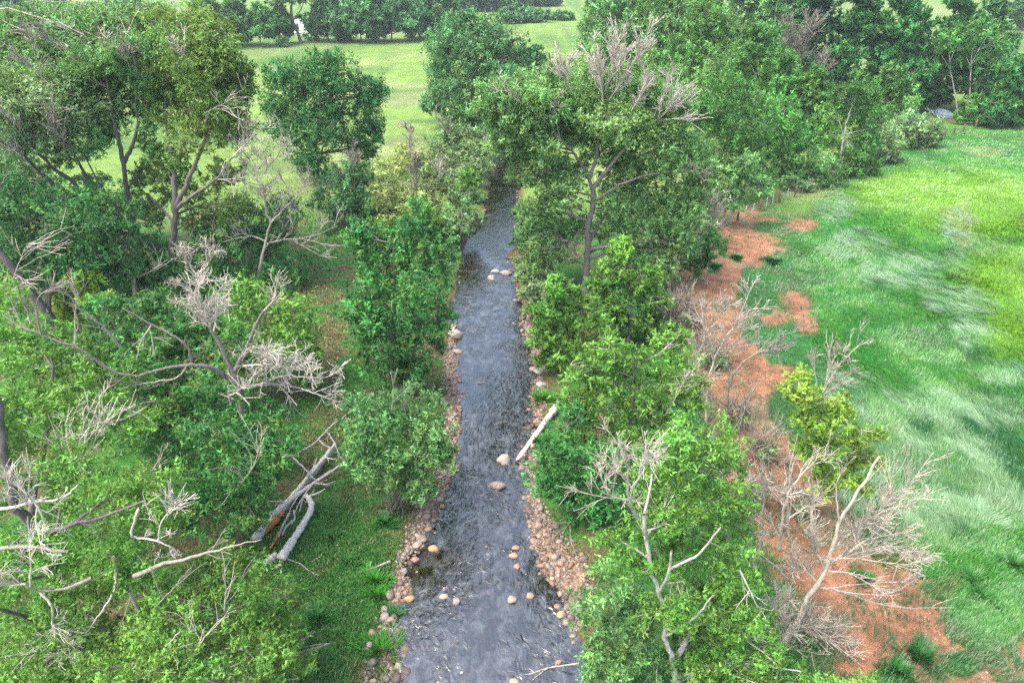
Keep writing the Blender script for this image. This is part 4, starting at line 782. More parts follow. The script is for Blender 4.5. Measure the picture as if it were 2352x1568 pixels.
D('splayed pale dead branches at the pasture edge above the yellow-green crown', (1885, 975), deadcol='pale', dead=[(.09, .05, 1, [(1885, 975), (1890, 930), (1893, 898)], dict(dens=.4)), (.06, .02, 3, [(1890, 900), (1925, 840), (1985, 780)], dict(dens=1, ang=.35)), (.05, .02, 3, [(1890, 900), (1905, 850), (1925, 800)], dict(dens=1, ang=.35)), (.05, .02, 3, [(1893, 905), (1925, 880), (1952, 856)], dict(dens=.9, ang=.35)), (.05, .02, 3, [(1880, 900), (1870, 850), (1872, 805)], dict(dens=.9, ang=.35))])
T('yellow-green poplar leaning over the pasture edge on the right', (1870, 1240), pal='yel', yellow=.3, leaf=3.1, bark='pale', twigcol='pale', twig=18, cov=.95,
  limbs=[(.12, .06, [(1870, 1240), (1862, 1150), (1858, 1080), (1850, 1000), (1845, 920)]), (.08, .03, [(1860, 1080), (1900, 1020), (1940, 970)]), (.08, .03, [(1862, 1140), (1915, 1070), (1985, 1020)])],
  lobes=[(1840, 885, 42, 28), (1880, 920, 44, 32), (1835, 935, 40, 32), (1930, 955, 46, 32), (1885, 975, 48, 36), (1980, 995, 40, 30), (1925, 1020, 54, 36), (1865, 1040, 44, 34), (1985, 1050, 36, 32), (1930, 1080, 50, 32), (1880, 1110, 40, 30), (1960, 1110, 36, 28)])
D('thin dark dead stem between the bright cottonwood and the red earth', (1725, 1330), deadcol='silver', dead=[(.09, .05, 2, [(1725, 1330), (1738, 1280), (1750, 1236), (1753, 1124), (1746, 1050)], dict(dens=1.2, S=6, lenf=.22)), (.05, .02, 3, [(1750, 1180), (1715, 1120), (1700, 1070)], dict(dens=1.2, col='pale'))])
D('leaning grey dead stems at the upper middle of the red earth strip', (1690, 1040), deadcol='silver', dead=[(.09, .04, 2, [(1690, 1040), (1700, 970), (1713, 929), (1740, 878)], dict(dens=.9, S=6, lenf=.3)), (.1, .05, 2, [(1690, 1060, -.5), (1740, 1010, -.5), (1800, 970, -.5)], dict(dens=.7, S=6, lenf=.3)), (.05, .02, 3, [(1720, 1100, -1), (1780, 1080, -1), (1830, 1040, -1)], dict(dens=1.2, col='pale'))])
D('tall bleached dead tree with paired stems, left of the largest twig fan', (1790, 1440), deadcol='pale', dead=[(.13, .06, 1, [(1790, 1440), (1813, 1348), (1820, 1271), (1809, 1194), (1809, 1134)], dict(dens=.7, S=6)), (.07, .02, 3, [(1809, 1134), (1841, 1089), (1880, 1050)], dict(dens=1)), (.10, .06, 2, [(1790, 1260, .5), (1797, 1194, .5), (1812, 1124, .5), (1822, 1060, .5)], dict(dens=.7, S=6, lenf=.25)), (.06, .02, 3, [(1812, 1190), (1850, 1165), (1880, 1145)], dict(dens=1.2)), (.05, .02, 3, [(1790, 1230), (1750, 1190), (1720, 1170)], dict(dens=1.4)), (.05, .02, 3, [(1800, 1160), (1760, 1110), (1740, 1090)], dict(dens=1.4))])
D('largest bleached dead tree on the red earth with broad fan of fine white twigs', (1800, 1490), deadcol='pale', dead=[(.17, .06, 1, [(1800, 1490), (1850, 1385), (1904, 1299), (1911, 1246), (1932, 1190), (1956, 1152), (1981, 1103), (2025, 1045)], dict(dens=.5, S=7, lenf=.15)),
  (.07, .015, 3, [(1900, 1299), (1953, 1264), (2005, 1229), (2058, 1166), (2090, 1130)], dict(dens=1.7, ang=.5)), (.06, .015, 3, [(1910, 1290), (1960, 1270), (2023, 1260), (2088, 1236)], dict(dens=1.6, ang=.5)), (.06, .015, 3, [(1900, 1310), (1950, 1315), (2005, 1327), (2070, 1345)], dict(dens=1.2, ang=.5)), (.06, .015, 2, [(1880, 1348), (1953, 1362), (2005, 1386), (2093, 1393)], dict(dens=.9, ang=.5)), (.06, .015, 3, [(1905, 1270), (1960, 1215), (2030, 1170)], dict(dens=1.8, ang=.5)),
  (.05, .02, 2, [(1928, 1195), (1920, 1140), (1921, 1096), (1945, 1075)], dict(dens=.6)), (.06, .015, 3, [(1895, 1310), (1875, 1270), (1850, 1225)], dict(dens=1.5)), (.06, .015, 3, [(1880, 1340), (1850, 1310), (1830, 1290)], dict(dens=1.4)), (.05, .015, 3, [(1820, 1450), (1870, 1440), (1930, 1470)], dict(dens=1.6)), (.05, .015, 3, [(1815, 1470), (1800, 1420), (1770, 1390)], dict(dens=1.5)), (.05, .015, 3, [(1810, 1480), (1850, 1500), (1890, 1540)], dict(dens=1.5, up=0))])
D('thick grey leaning trunk stub at the bottom edge of the near right trees', (1700, 1600), deadcol='silver', dead=[(.19, .15, 1, [(1700, 1600), (1722, 1545), (1742, 1500)], dict(S=8, dens=.3)), (.06, .02, 3, [(1742, 1505), (1780, 1450), (1800, 1420)], dict(dens=1)), (.05, .02, 3, [(1740, 1540), (1790, 1500), (1830, 1480)], dict(dens=1.2))])
B('low green shrub at the bottom edge on the red earth', (1930, 1640), stems=6, pal='bright', leaf=3.0, yellow=.2, lobes=[(1900, 1572, 60, 26), (1970, 1580, 50, 22), (1850, 1565, 50, 30)])

for i, (x, y, lb) in enumerate([(1700, 985, 'grey bare thicket on the red earth, beside the forking grey tree'), (1760, 1060, 'grey bare thicket in the middle of the red earth strip'), (1740, 1160, 'grey bare thicket beside the thin dark dead stem'), (1840, 1180, 'grey bare thicket under the yellow-green poplar'), (1640, 850, 'grey bare thicket at the foot of the upswept bleached stems'), (1850, 1480, 'low grey thicket at the foot of the largest bleached tree'), (1580, 760, 'grey bare thicket at the left margin of the upper red earth')]):
    r_ = np.random.default_rng(300 + i)
    plant('bare_brush', lb, 'brush', (x, y), dead=[(.03, .012, 2, [(x + r_.normal() * 8, y), (x + r_.normal() * 25, y - 30, r_.normal() * .4), (x + r_.normal() * 50, y - 50 - 30 * r_.random(), r_.normal() * .8)], dict(col='silver', dens=1.1, ang=.5)) for _ in range(9)], lobes=[(x, y - 25, 26, 16)], stems=3, cov=.2, pal='sage', leaf=2.6, twig=4, group='bare grey brush on the red earth')
for lb, bs, au in [('far tall tree filling the top edge right of the distant gap', (1400, 120), (1400, 120, -60, 130, 11)), ('far tall tree behind the yellowish-green crown at the top edge', (1500, 130), (1500, 130, -60, 140, 11)), ('far tall tree behind the lumpy crown at the top edge', (1610, 130), (1610, 130, -60, 150, 11)), ('far tall tree behind the rightmost lumpy crown at the top edge', (1720, 140), (1720, 140, -60, 150, 11)), ('far tall tree left of the tall dark cottonwoods at the top edge', (1800, 150), (1800, 150, -60, 130, 11))]:
    plant('distant_tree', lb, 'tree', bs, auto=au, pal='soft', leaf=2.8, cov=1.1, bark='dark', group='far trees beyond the meadow')
# ---------------- far trees and hedges beyond the meadow
FAR = [('hazy tree mass at the far upper left corner', (20, 55), (20, 55, -60, 110, 9), 'blue'), ('hazy rounded tree right of the far upper left corner', (105, 50), (105, 50, -30, 90, 8), 'blue'),
       ('tall light green poplar behind the left cottonwood tops', (470, 112), (470, 112, -60, 90, 11), 'soft'), ('light green poplar beside the white barn roof', (540, 104), (540, 104, -50, 80, 11), 'soft'),
       ('leafy farmyard tree just right of the white barn roof', (600, 106), (600, 106, 12, 84, 10, .34), 'mid'), ('narrow farmyard tree left of the crooked trunk', (645, 100), (645, 100, 14, 56, 8, .34), 'mid'),
       ('dark willow with many stems, leftmost of the far willow grove', (755, 96), (755, 96, -20, 110, 13, .2), 'blue'), ('dark willow in the middle of the far grove', (830, 98), (830, 98, -30, 120, 13, .2), 'blue'), ('broad dark willow hanging low in the far grove', (900, 95), (900, 95, -30, 110, 13, .2), 'blue'), ('bluish willow at the right end of the far grove', (965, 88), (965, 88, -40, 90, 13, .2), 'blue'), ('tall far tree behind the massive rounded willow', (1015, 84), (1015, 84, -40, 80, 10), 'soft'),
       ('dark hazy conifer-like tree at the top edge above the hedge', (1090, 26), (1090, 26, -70, 100, 9), 'blue'), ('dark hazy tree at the top edge, right of the conifer-like one', (1165, 24), (1165, 24, -60, 100, 9), 'blue'), ('hazy distant tree at the top edge beside the bright gap', (1240, 14), (1240, 14, -60, 80, 8), 'blue'), ('distant dark tree at the upper right corner', (2345, 70), (2345, 70, -30, 60, 8), 'blue'),
       ('hazy dark distant tree left of the conifer-like one', (1030, 30), (1030, 30, -70, 90, 9), 'blue'), ('distant hazy grove tree behind the leftmost cottonwoods', (290, 36), (290, 36, -50, 80, 8), 'blue'), ('low distant tree above the hazy field on the left', (210, 40), (210, 40, 12, 50, 6), 'blue')]
for lb, bs, au, pl in FAR: plant('distant_tree', lb, 'tree', bs, auto=au, pal=pl, leaf=2.8, yellow=.08, cov=1.0, bark='dark', droop=.3, group='far trees beyond the meadow')
plant('distant_tree', 'far tree with crooked bare trunk standing in the farmyard', 'tree', (692, 100), pal='soft', bark='dark', leaf=2.0, limbs=[(.7, .4, [(692, 100), (684, 75), (672, 50), (668, 20), (675, -15)]), (.3, .15, [(672, 45), (655, 25), (640, 5)]), (.3, .15, [(672, 50), (690, 25), (700, 0)])], lobes=[(640, 0, 30, 16), (675, -20, 50, 24), (710, -5, 36, 18)], group='far trees beyond the meadow')
for lb, bs, lobes in [('rounded hedge shrub, left end of the far hedge', (1170, 54), [(1160, 40, 24, 14), (1185, 42, 20, 12)]), ('taller hedge shrub in the middle of the far hedge', (1225, 53), [(1215, 36, 24, 16), (1240, 40, 22, 13), (1200, 42, 18, 12)]), ('long low hedge shrub, right end of the far hedge', (1285, 48), [(1265, 40, 20, 10), (1290, 38, 20, 10), (1305, 40, 12, 8)]), ('tiny far shrub before the farmyard trees', (648, 108), [(648, 97, 14, 11)])]:
    B(lb, bs, lobes=lobes, pal='blue', leaf=2.0, stems=5, name='hedge_shrub', twig=3, group='far hedge shrubs')

# ================================================================ STONES
import bmesh
rng = np.random.default_rng(5)
def stone_mesh(sub, k, flat=0.62):
    bm = bmesh.new(); bmesh.ops.create_icosphere(bm, subdivisions=sub, radius=1.0)
    r = np.random.default_rng(900 + k); ph = r.normal(size=(5, 3)) * 1.6; am = r.random(5) * 0.10; o = r.random(5) * 6
    sq = 0.75 + 0.5 * r.random(3)
    cuts = [(norm(r.normal(size=3)), 0.62 + 0.3 * r.random()) for _ in range(5)]
    for v in bm.verts:
        p = np.array(v.co)
        s = 1 + sum(am[i] * math.sin(ph[i] @ p * 1.7 + o[i]) for i in range(5))
        p = p * s
        for n_, d_ in cuts:
            e = p @ n_ - d_
            if e > 0: p = p - n_ * e * 0.75
        v.co = Vector(p * [1.0 * sq[0], 0.85 * sq[1], flat * (0.8 + 0.3 * sq[2])])
    me = bpy.data.meshes.new('stone'); bm.to_mesh(me); bm.free()
    c = me.color_attributes.new('col', 'FLOAT_COLOR', 'POINT'); c.data.foreach_set('color', np.ones(len(me.vertices) * 4, np.float32))
    me.polygons.foreach_set('use_smooth', np.ones(len(me.polygons), bool))
    me.materials.append(M_STONE)
    return me
SM = [stone_mesh(2, k) for k in range(9)]
BM_ = [stone_mesh(3, 40 + k) for k in range(8)]
STONE_COLS = 0.72 * np.array([(0.25, 0.175, 0.12), (0.29, 0.23, 0.18), (0.24, 0.20, 0.18), (0.40, 0.26, 0.18), (0.18, 0.13, 0.11), (0.36, 0.30, 0.25), (0.33, 0.21, 0.13), (0.20, 0.15, 0.12), (0.46, 0.38, 0.30)])
def gravel_material():
    m, nt, out = mat_base('gravel'); L = nt.links.new
    tc = N(nt, 'ShaderNodeTexCoord')
    vo = N(nt, 'ShaderNodeTexVoronoi'); vo.inputs['Scale'].default_value = 9
    cr = N(nt, 'ShaderNodeValToRGB')
    e = cr.color_ramp.elements; e[0].color = (0.10, 0.065, 0.045, 1); e[1].color = (0.34, 0.25, 0.18, 1)
    x = e.new(0.5); x.color = (0.22, 0.13, 0.085, 1)
    p = N(nt, 'ShaderNodeBsdfPrincipled'); p.inputs['Roughness'].default_value = 0.75
    bp = N(nt, 'ShaderNodeBump'); bp.inputs['Strength'].default_value = 1.0; bp.inputs['Distance'].default_value = 0.1; bp.invert = True
    sx = N(nt, 'ShaderNodeSeparateColor')
    L(tc.outputs['Object'], vo.inputs['Vector']); L(vo.outputs['Color'], sx.inputs[0]); L(sx.outputs[0], cr.inputs[0]); L(cr.outputs[0], p.inputs['Base Color'])
    L(vo.outputs['Distance'], bp.inputs['Height']); L(bp.outputs[0], p.inputs['Normal']); L(p.outputs[0], out.inputs[0])
    return m
M_GRAVEL = gravel_material()
def river_frame(py):
    i = np.interp(py, [e[0] for e in EDGES][::-1], np.arange(len(EDGES))[::-1])
    k = np.arange(len(RC))
    c = np.array([np.interp(i, k, RC[:, 0]), np.interp(i, k, RC[:, 1])]); w = np.interp(i, k, RW)
    c2 = np.array([np.interp(i + .1, k, RC[:, 0]), np.interp(i + .1, k, RC[:, 1])])
    t = norm(c2 - c); return c, w, np.array([t[1], -t[0]])
def bank(name, side, prof):
    """prof: rows (py, outer width)"""
    pys = np.linspace(prof[0][0], prof[-1][0], 90); S = np.linspace(-0.7, 1, 9)
    V = []
    for py in pys:
        c, w, n_ = river_frame(py); ow = np.interp(-py, [-q[0] for q in prof], [q[1] for q in prof])
        ow = ow * (0.3 + 0.6 * vnoise(py * 0.05, side * 3.3 + 9, 5))
        for s in S:
            q = c + side * n_ * (w + (s * ow if s > 0 else s)); V.append((q[0], q[1], 0))
    V = np.array(V); V[:, 2] = height(V[:, 0], V[:, 1]) + 0.02
    V = V.reshape(90, 9, 3); V[:, 0, 2] -= 0.1; V[:, -1, 2] -= 0.1
    I = np.arange(810).reshape(90, 9)
    F = np.stack([I[:-1, :-1], I[:-1, 1:], I[1:, 1:], I[1:, :-1]], -1).reshape(-1, 4)
    o = obj(name, mesh_from(name, V, F, M_GRAVEL, None, True)); tag(o, kind='structure')
    return o
PROFS = [('gravel_bank', -1, [(1640, 1.3), (1500, 1.5), (1400, 1.0), (1300, 0.9), (1200, 1.1), (1130, 0.9), (1050, 0.4), (960, 0.8), (880, 1.1), (800, 0.8), (740, 0.4)], 290),
         ('gravel_bar', 1, [(1470, 0.7), (1420, 1.6), (1340, 2.2), (1280, 2.3), (1220, 1.5), (1150, 0.8), (1060, 1.4), (980, 0.5), (900, 0.9), (850, 1.1), (780, 0.9), (720, 0.4)], 290)]
def put_stone(me, name, x, y, z, s, colr, parent=None, rz=None):
    o = bpy.data.objects.new(name, me); COL.objects.link(o)
    o.location = (x, y, z); o.scale = s if np.ndim(s) else (s, s, s)
    o.rotation_euler = (rng.normal() * .2, rng.normal() * .2, rng.random() * 6.28 if rz is None else rz)
    o.color = (*colr, 1)
    if parent: o.parent = parent
    return o
pebV, pebF = [], []
ico = bmesh.new(); bmesh.ops.create_icosphere(ico, subdivisions=1, radius=1.0)
ICV = np.array([v.co[:] for v in ico.verts]); ICF = np.array([[v.index for v in f.verts] for f in ico.faces]); ico.free()
def pebbles(name, X, Y, S, parent=None, sink=0.25, cols=STONE_COLS, mul=1.0):
    n = len(X); th = rng.random(n) * 6.28
    sc = S[:, None] * (np.array([1.15, .85, .6]) * (0.75 + .5 * rng.random((n, 3))))
    V = ICV[None] * sc[:, None] * (0.85 + .3 * rng.random((n, len(ICV), 1)))
    c, s = np.cos(th)[:, None], np.sin(th)[:, None]
    V = np.stack([V[..., 0] * c - V[..., 1] * s, V[..., 0] * s + V[..., 1] * c, V[..., 2]], -1)
    V = V + np.stack([X, Y, height(X, Y) + S * sink], -1)[:, None]
    F = (ICF[None] + (np.arange(n) * len(ICV))[:, None, None]).reshape(-1, 3)
    C = cols[rng.integers(0, len(cols), n)] * (0.6 + .7 * rng.random((n, 1))) * mul
    o = obj(name, mesh_from(name, V, F, M_STONE, np.repeat(C, len(ICV), 0), True), parent); tag(o, kind='stuff')
    return o
for name, side, prof, cnt in PROFS:
    bk = bank(name, side, prof)
    L = []
    while len(L) < 3400:
        py = prof[-1][0] + (prof[0][0] - prof[-1][0]) * rng.random() ** 1.0
        c, w, n_ = river_frame(py); ow = np.interp(-py, [-q[0] for q in prof], [q[1] for q in prof])
        s = -0.6 + (ow * .75 + 0.6) * rng.random()
        q = c + side * n_ * (w + s); L.append((q[0], q[1], s / max(ow, .1)))
    L = np.array(L)
    for i in range(cnt):
        x, y, s = L[i]; r = 0.08 + 0.21 * rng.random() ** 2.4
        wet = 0.7 if s < 0.0 else 1.0
        put_stone(SM[rng.integers(9)], 'cobble', x, y, float(height(x, y)) + r * .25, r * (0.8 + .4 * rng.random(3)), STONE_COLS[rng.integers(len(STONE_COLS))] * (0.75 + .5 * rng.random()) * wet, bk)
    pebbles('pebbles', L[cnt:, 0], L[cnt:, 1], 0.03 + 0.075 * rng.random(len(L) - cnt) ** 1.5, bk)
# stones lying on the bed under the water
X, Y = [], []
for _ in range(3600):
    py = 420 + 1200 * rng.random() ** 0.8; c, w, n_ = river_frame(py); q = c + n_ * w * (rng.random() * 2 - 1) * .98; X.append(q[0]); Y.append(q[1])
pebbles('streambed_stones', np.array(X), np.array(Y), 0.06 + 0.13 * rng.random(3600) ** 2, None, 0.3, STONE_COLS * [1.1, .95, .8])

BOULDERS = [  # px, py, half width in px, aspect, colour, label, above water 0..1
    (1048, 768, 19, 1.0, (.50, .38, .30), 'large pale tan boulder at the left water edge below the driftwood stub', .5), (1156, 1054, 18, .8, (.52, .38, .25), 'pale tan boulder in the stream touching the bleached log', .4), (1146, 1112, 20, .7, (.38, .25, .20), 'flat pinkish boulder in mid stream below the bleached log', .35),
    (995, 1256, 11, .9, (.52, .27, .07), 'bright orange stone in the shallows near the left bank', .3), (1237, 1206, 13, .9, (.40, .20, .13), 'reddish boulder at the upper tip of the right gravel bar', .4), (1226, 1240, 10, .9, (.36, .20, .13), 'brown stone below the reddish boulder at the gravel bar tip', .4), (1238, 1230, 8, .9, (.42, .26, .16), 'tan stone against the gravel bar beside the reddish boulder', .4),
    (1184, 1254, 9, .9, (.46, .22, .10), 'orange stone, uppermost of three before the gravel bar', .35), (1179, 1272, 11, .8, (.48, .24, .12), 'wide orange-brown stone, middle of three before the gravel bar', .35), (1187, 1297, 9, .9, (.46, .20, .10), 'orange stone, lowest of three before the gravel bar', .35), (942, 1371, 13, .9, (.55, .28, .07), 'vivid orange stone off the near left bank', .35),
    (1020, 1366, 9, .9, (.50, .30, .18), 'small tan stone beside the pointed grey stone', .3), (1049, 1377, 14, .7, (.30, .23, .19), 'pointed grey-brown stone in the near stream', .3), (1176, 1374, 12, 1.3, (.42, .29, .20), 'upright tan boulder in the near middle of the stream', .45), (1218, 1364, 10, .8, (.50, .25, .10), 'orange stone at the foot of the right gravel bar', .35), (1288, 1408, 10, 1.3, (.48, .34, .12), 'yellowish stone at the lower end of the gravel bar', .5),
    (898, 1420, 11, 1.0, (.40, .26, .18), 'tan boulder on the near left water edge', .5), (1129, 636, 11, .7, (.48, .34, .24), 'tan flat stone in mid stream at the narrows', .4), (1164, 626, 14, .6, (.30, .25, .22), 'grey flat boulder by the right bank at the narrows', .4), (1138, 621, 9, .6, (.32, .29, .27), 'small grey stone above the tan one at the narrows', .35), (1240, 884, 13, .8, (.46, .44, .40), 'whitish boulder on the right bank above the bleached log', .6), (1222, 845, 8, .8, (.50, .26, .14), 'orange stone at the right water edge beside a dark stone', .5),
    (1193, 862, 7, .8, (.06, .05, .06), 'small black stone off the right water edge', .4), (1240, 850, 16, .7, (.36, .31, .28), 'broad grey boulder among the right bank cobbles', .6), (1052, 806, 11, .8, (.42, .27, .20), 'reddish cobble boulder below the large pale one', .5), (1055, 812 + 60, 7, .8, (.34, .2, .15), 'brown stone in the shallows by the left cobble strip', .4), (1284, 1516, 9, .8, (.42, .18, .09), 'red-brown stone in the near stream by the willow bush', .4), (1182, 1562, 11, .8, (.48, .26, .12), 'orange stone cut by the bottom edge in mid stream', .4),
    (1060, 1540, 6, .8, (.46, .36, .2), 'small yellowish stone in the near left of the stream', .3), (980, 1184, 10, .8, (.30, .20, .16), 'brown angular stone at the water edge below the willow shrub', .4), (1020, 1083, 10, .8, (.44, .30, .22), 'pale pink stone at the water edge beside the willow shrub', .5), (958, 1248, 11, 1.0, (.42, .27, .19), 'tan boulder on the left cobble strip opposite the orange stone', .6), (952, 1282, 11, .7, (.38, .2, .14), 'flat reddish stone at the left water edge', .45), (928, 1308, 9, .9, (.28, .26, .26), 'blue-grey stone on the left cobble strip', .5), (1056, 932, 7, .8, (.40, .26, .18), 'brown stone in the left shallows above the willow shrub', .4), (1102, 876, 6, .7, (.38, .22, .15), 'small red stone in mid stream between the cobbled banks', .2)]
for i, (px, py, hw, asp, colr, lb, up) in enumerate(BOULDERS):
    p = G(px, py, WATER_Z + 0.12); r = hw * mpp(p) * 1.05
    gz = max(float(height(p[0], p[1])), WATER_Z - 0.25)
    z = max(gz + r * .2, WATER_Z + r * asp * .62 * (up - .25))
    o = put_stone(BM_[i % 8], 'boulder', p[0], p[1], z, (r, r * .9, r * max(asp, .75)), .62 * np.array(colr) + .28 * np.mean(colr), None, rng.random() * .8 - .4)
    tag(o, lb, 'boulder', 'boulders in and beside the stream')

# ================================================================ LOGS AND DEAD WOOD
def log(name, label, pts, r0, r1, colr, cat='log', S=12, branches=(), z=None, gnarl=.1, group=None, extra=()):
    """pts (px,py,height above ground of the axis)"""
    P = []
    for px, py, h in pts:
        g = G(px, py, 0.0)
        for _ in range(3): g = G(px, py, float(height(g[0], g[1])) + h)
        P.append(g)
    P = np.array(P); n = max(10, len(P) * 6)
    Q = resample(P, n); rr = np.linspace(r0, r1, n)
    r = np.random.default_rng(len(label))
    rr = rr * (1 + gnarl * r.normal(size=n)); Q = np.concatenate([Q[:1], Q, Q[-1:]]); rr = np.concatenate([[0.01], rr, [0.01]])
    V, F = tubes(Q[None], rr[None], S)
    jj = r.normal(size=S) * .17
    Vr = V.reshape(-1, S, 3); Vr += (Vr - Q[:, None]) * jj[None, :, None]
    root = empty(name, P[0]); tag(root, label, cat, group)
    obj('trunk', mesh_from('log', Vr.reshape(-1, 3), F, M_WOOD, np.broadcast_to(np.array(colr), (len(V), 3)), False), root)
    if branches:
        a = Acc()
        for b0, b1, lv, bp in branches:
            PP = []
            for px, py, h in bp:
                g = G(px, py, 0.0); g = G(px, py, float(height(g[0], g[1])) + h); PP.append(g)
            bare(a, r, PP, b0, b1, lv, np.array(colr) * 1.1, minr=.012, dens=.5, lenf=.25)
        tag(a.build('branches', M_WOOD, root, True), kind='stuff')
    return root
PW = (.62, .57, .51); GW = (.46, .42, .37)
log('fallen_log', 'bleached bare log slanting from the right bank into the stream', [(1169, 1084, -.05), (1195, 1048, .05), (1230, 1000, .22), (1283, 926, .4)], .19, .22, (.50, .43, .37))
log('fallen_log', 'dark grey fallen trunk at the back of the left log pile', [(770, 1020, .5), (735, 1065, .45), (690, 1120, .3), (640, 1178, .22), (584, 1238, .2)], .12, .19, GW, branches=[(.08, .03, 1, [(762, 1030, .6), (742, 1020, .9), (732, 1008, 1.1)]), (.05, .02, 2, [(700, 1105, .5), (720, 1075, .8), (728, 1050, 1.0)]), (.05, .015, 2, [(660, 1155, .4), (640, 1150, .7), (612, 1152, .9)]), (.06, .02, 2, [(620, 1200, .4), (600, 1190, .6), (578, 1195, .7)]), (.04, .015, 1, [(745, 1050, .6), (770, 1055, .8), (785, 1048, 1.0)])])
log('fallen_log', 'split pale log lying across the dark trunk in the log pile', [(780, 1070, .5), (735, 1100, .5), (702, 1123, .48), (660, 1155, .4), (622, 1184, .3)], .07, .15, (.42, .38, .34), gnarl=.14, branches=[(.05, .015, 1, [(760, 1084, .5), (790, 1062, .6), (800, 1040, .7)]), (.045, .02, 1, [(715, 1115, .5), (690, 1148, .4), (676, 1180, .3)]), (.04, .015, 1, [(690, 1130, .5), (668, 1165, .35), (660, 1195, .2)]), (.04, .015, 1, [(722, 1110, .5), (752, 1112, .5), (772, 1104, .55)])])
log('fallen_log', 'thick barkless silvery log at the front of the log pile', [(703, 1138, .5), (716, 1155, .42), (712, 1175, .3), (690, 1212, .25), (668, 1246, .22), (644, 1282, .2)], .12, .2, PW, branches=[(.06, .02, 1, [(708, 1140, .5), (730, 1132, .6), (748, 1122, .7)])])
log('wood_chunk', 'short sawn-off pale wood chunk at the foot of the log pile', [(612, 1290, .18), (636, 1272, .2)], .17, .19, (.5, .45, .4), cat='wood')
log('wood_chunk', 'small cream wood fragment beside the sawn-off chunk', [(632, 1302, .1), (646, 1296, .1)], .11, .07, (.6, .5, .42), cat='wood')
log('rotten_log', 'rust-orange rotten wood crumbling inside the log pile', [(652, 1176, .25), (630, 1198, .2), (606, 1222, .15)], .10, .16, (.42, .13, .035), cat='rotten wood', gnarl=.3)
log('rotten_log', 'smaller rust-orange splintered slab below the rotten wood', [(645, 1220, .15), (634, 1238, .12), (622, 1258, .1)], .10, .06, (.44, .14, .04), cat='rotten wood', gnarl=.3)
for i, (a, b, c, lb) in enumerate([((675, 1172), (678, 1190), (668, 1205), 'curved grey root piece in the log pile, uppermost'), ((665, 1178), (650, 1205), (640, 1232), 'long twisted grey root strand in the middle of the log pile'), ((672, 1195), (655, 1212), (648, 1230), 'thin twisted root strand beside the silvery log'), ((700, 1130), (694, 1150), (688, 1175), 'forked grey root at the head of the silvery log')]):
    log('root_piece', lb, [(*a, .3), (*b, .35), (*c, .2)], .06, .035, (.34, .31, .29), cat='root', S=6)
log('fallen_branch', 'long thin grey dead branch reaching up from the log pile toward the willow', [(620, 1040, .5), (648, 1042, .8), (671, 1048, 1.0), (721, 1019, 1.3), (765, 973, 1.6), (796, 954, 1.8), (818, 913, 2.2)], .09, .025, (.33, .30, .28), cat='branch', S=6, branches=[(.05, .015, 1, [(749, 988, 1.5), (768, 1016, 1.2), (784, 1057, .7), (799, 1066, .4)]), (.06, .02, 1, [(671, 1048, 1), (706, 1082, .8), (730, 1110, .5)]), (.03, .012, 1, [(782, 962, 1.7), (812, 945, 2), (835, 930, 2.1)])])
log('fallen_branch', 'bent stick curling across the grass below the log pile', [(650, 1280, .1), (690, 1294, .1), (712, 1312, .08), (736, 1322, .06)], .035, .018, (.4, .34, .29), cat='branch', S=6)
log('fallen_branch', 'pale flat stick on the grass beside the left cobble strip', [(838, 1309, .06), (866, 1300, .07), (896, 1288, .08)], .03, .075, (.52, .48, .43), cat='branch', S=6)
log('fallen_branch', 'short pale stick on the grass right of the log pile', [(715, 1290, .05), (735, 1278, .06), (742, 1268, .06)], .02, .02, (.5, .44, .38), cat='branch', S=5)
log('driftwood', 'bleached driftwood stub at the left water edge above the pale boulder', [(1008, 730, .3), (1026, 742, .3), (1046, 754, .2)], .16, .20, (.55, .47, .42), cat='driftwood')
log('fallen_branch', 'thin pale twig lying over the water near the bottom edge', [(1165, 1547, .3), (1215, 1548, .35), (1260, 1532, .4), (1330, 1522, .5)], .02, .03, (.42, .38, .28), cat='branch', S=5, branches=[(.02, .012, 1, [(1260, 1532, .4), (1235, 1550, .4), (1210, 1572, .3)])])
log('fallen_branch', 'dark dead twigs drooping over the upper end of the gravel bar', [(1330, 1190, .6), (1290, 1215, .6), (1262, 1245, .4), (1250, 1262, .2)], .035, .015, (.2, .16, .14), cat='branch', S=5, branches=[(.025, .012, 2, [(1300, 1210, .6), (1285, 1240, .5), (1280, 1275, .3)]), (.025, .012, 2, [(1310, 1200, .6), (1270, 1200, .6), (1235, 1185, .4)]), (.025, .012, 2, [(1310, 1205, .6), (1310, 1240, .5), (1330, 1290, .3)])])
st = log('tree_stump', 'broken grey stump with splayed roots in the near left corner', [(607, 1500, .1), (609, 1484, .6), (606, 1470, 1.0)], .30, .20, (.20, .16, .14), cat='stump', gnarl=.15, branches=[(.12, .03, 1, [(612, 1488, .5), (650, 1495, .5), (690, 1500, .2)]), (.10, .03, 1, [(610, 1480, .8), (640, 1460, .9), (690, 1455, .8)]), (.10, .04, 1, [(606, 1475, .9), (585, 1480, .8), (570, 1470, .7)]), (.08, .03, 1, [(640, 1490, .5), (680, 1480, .5), (725, 1450, .3)])])

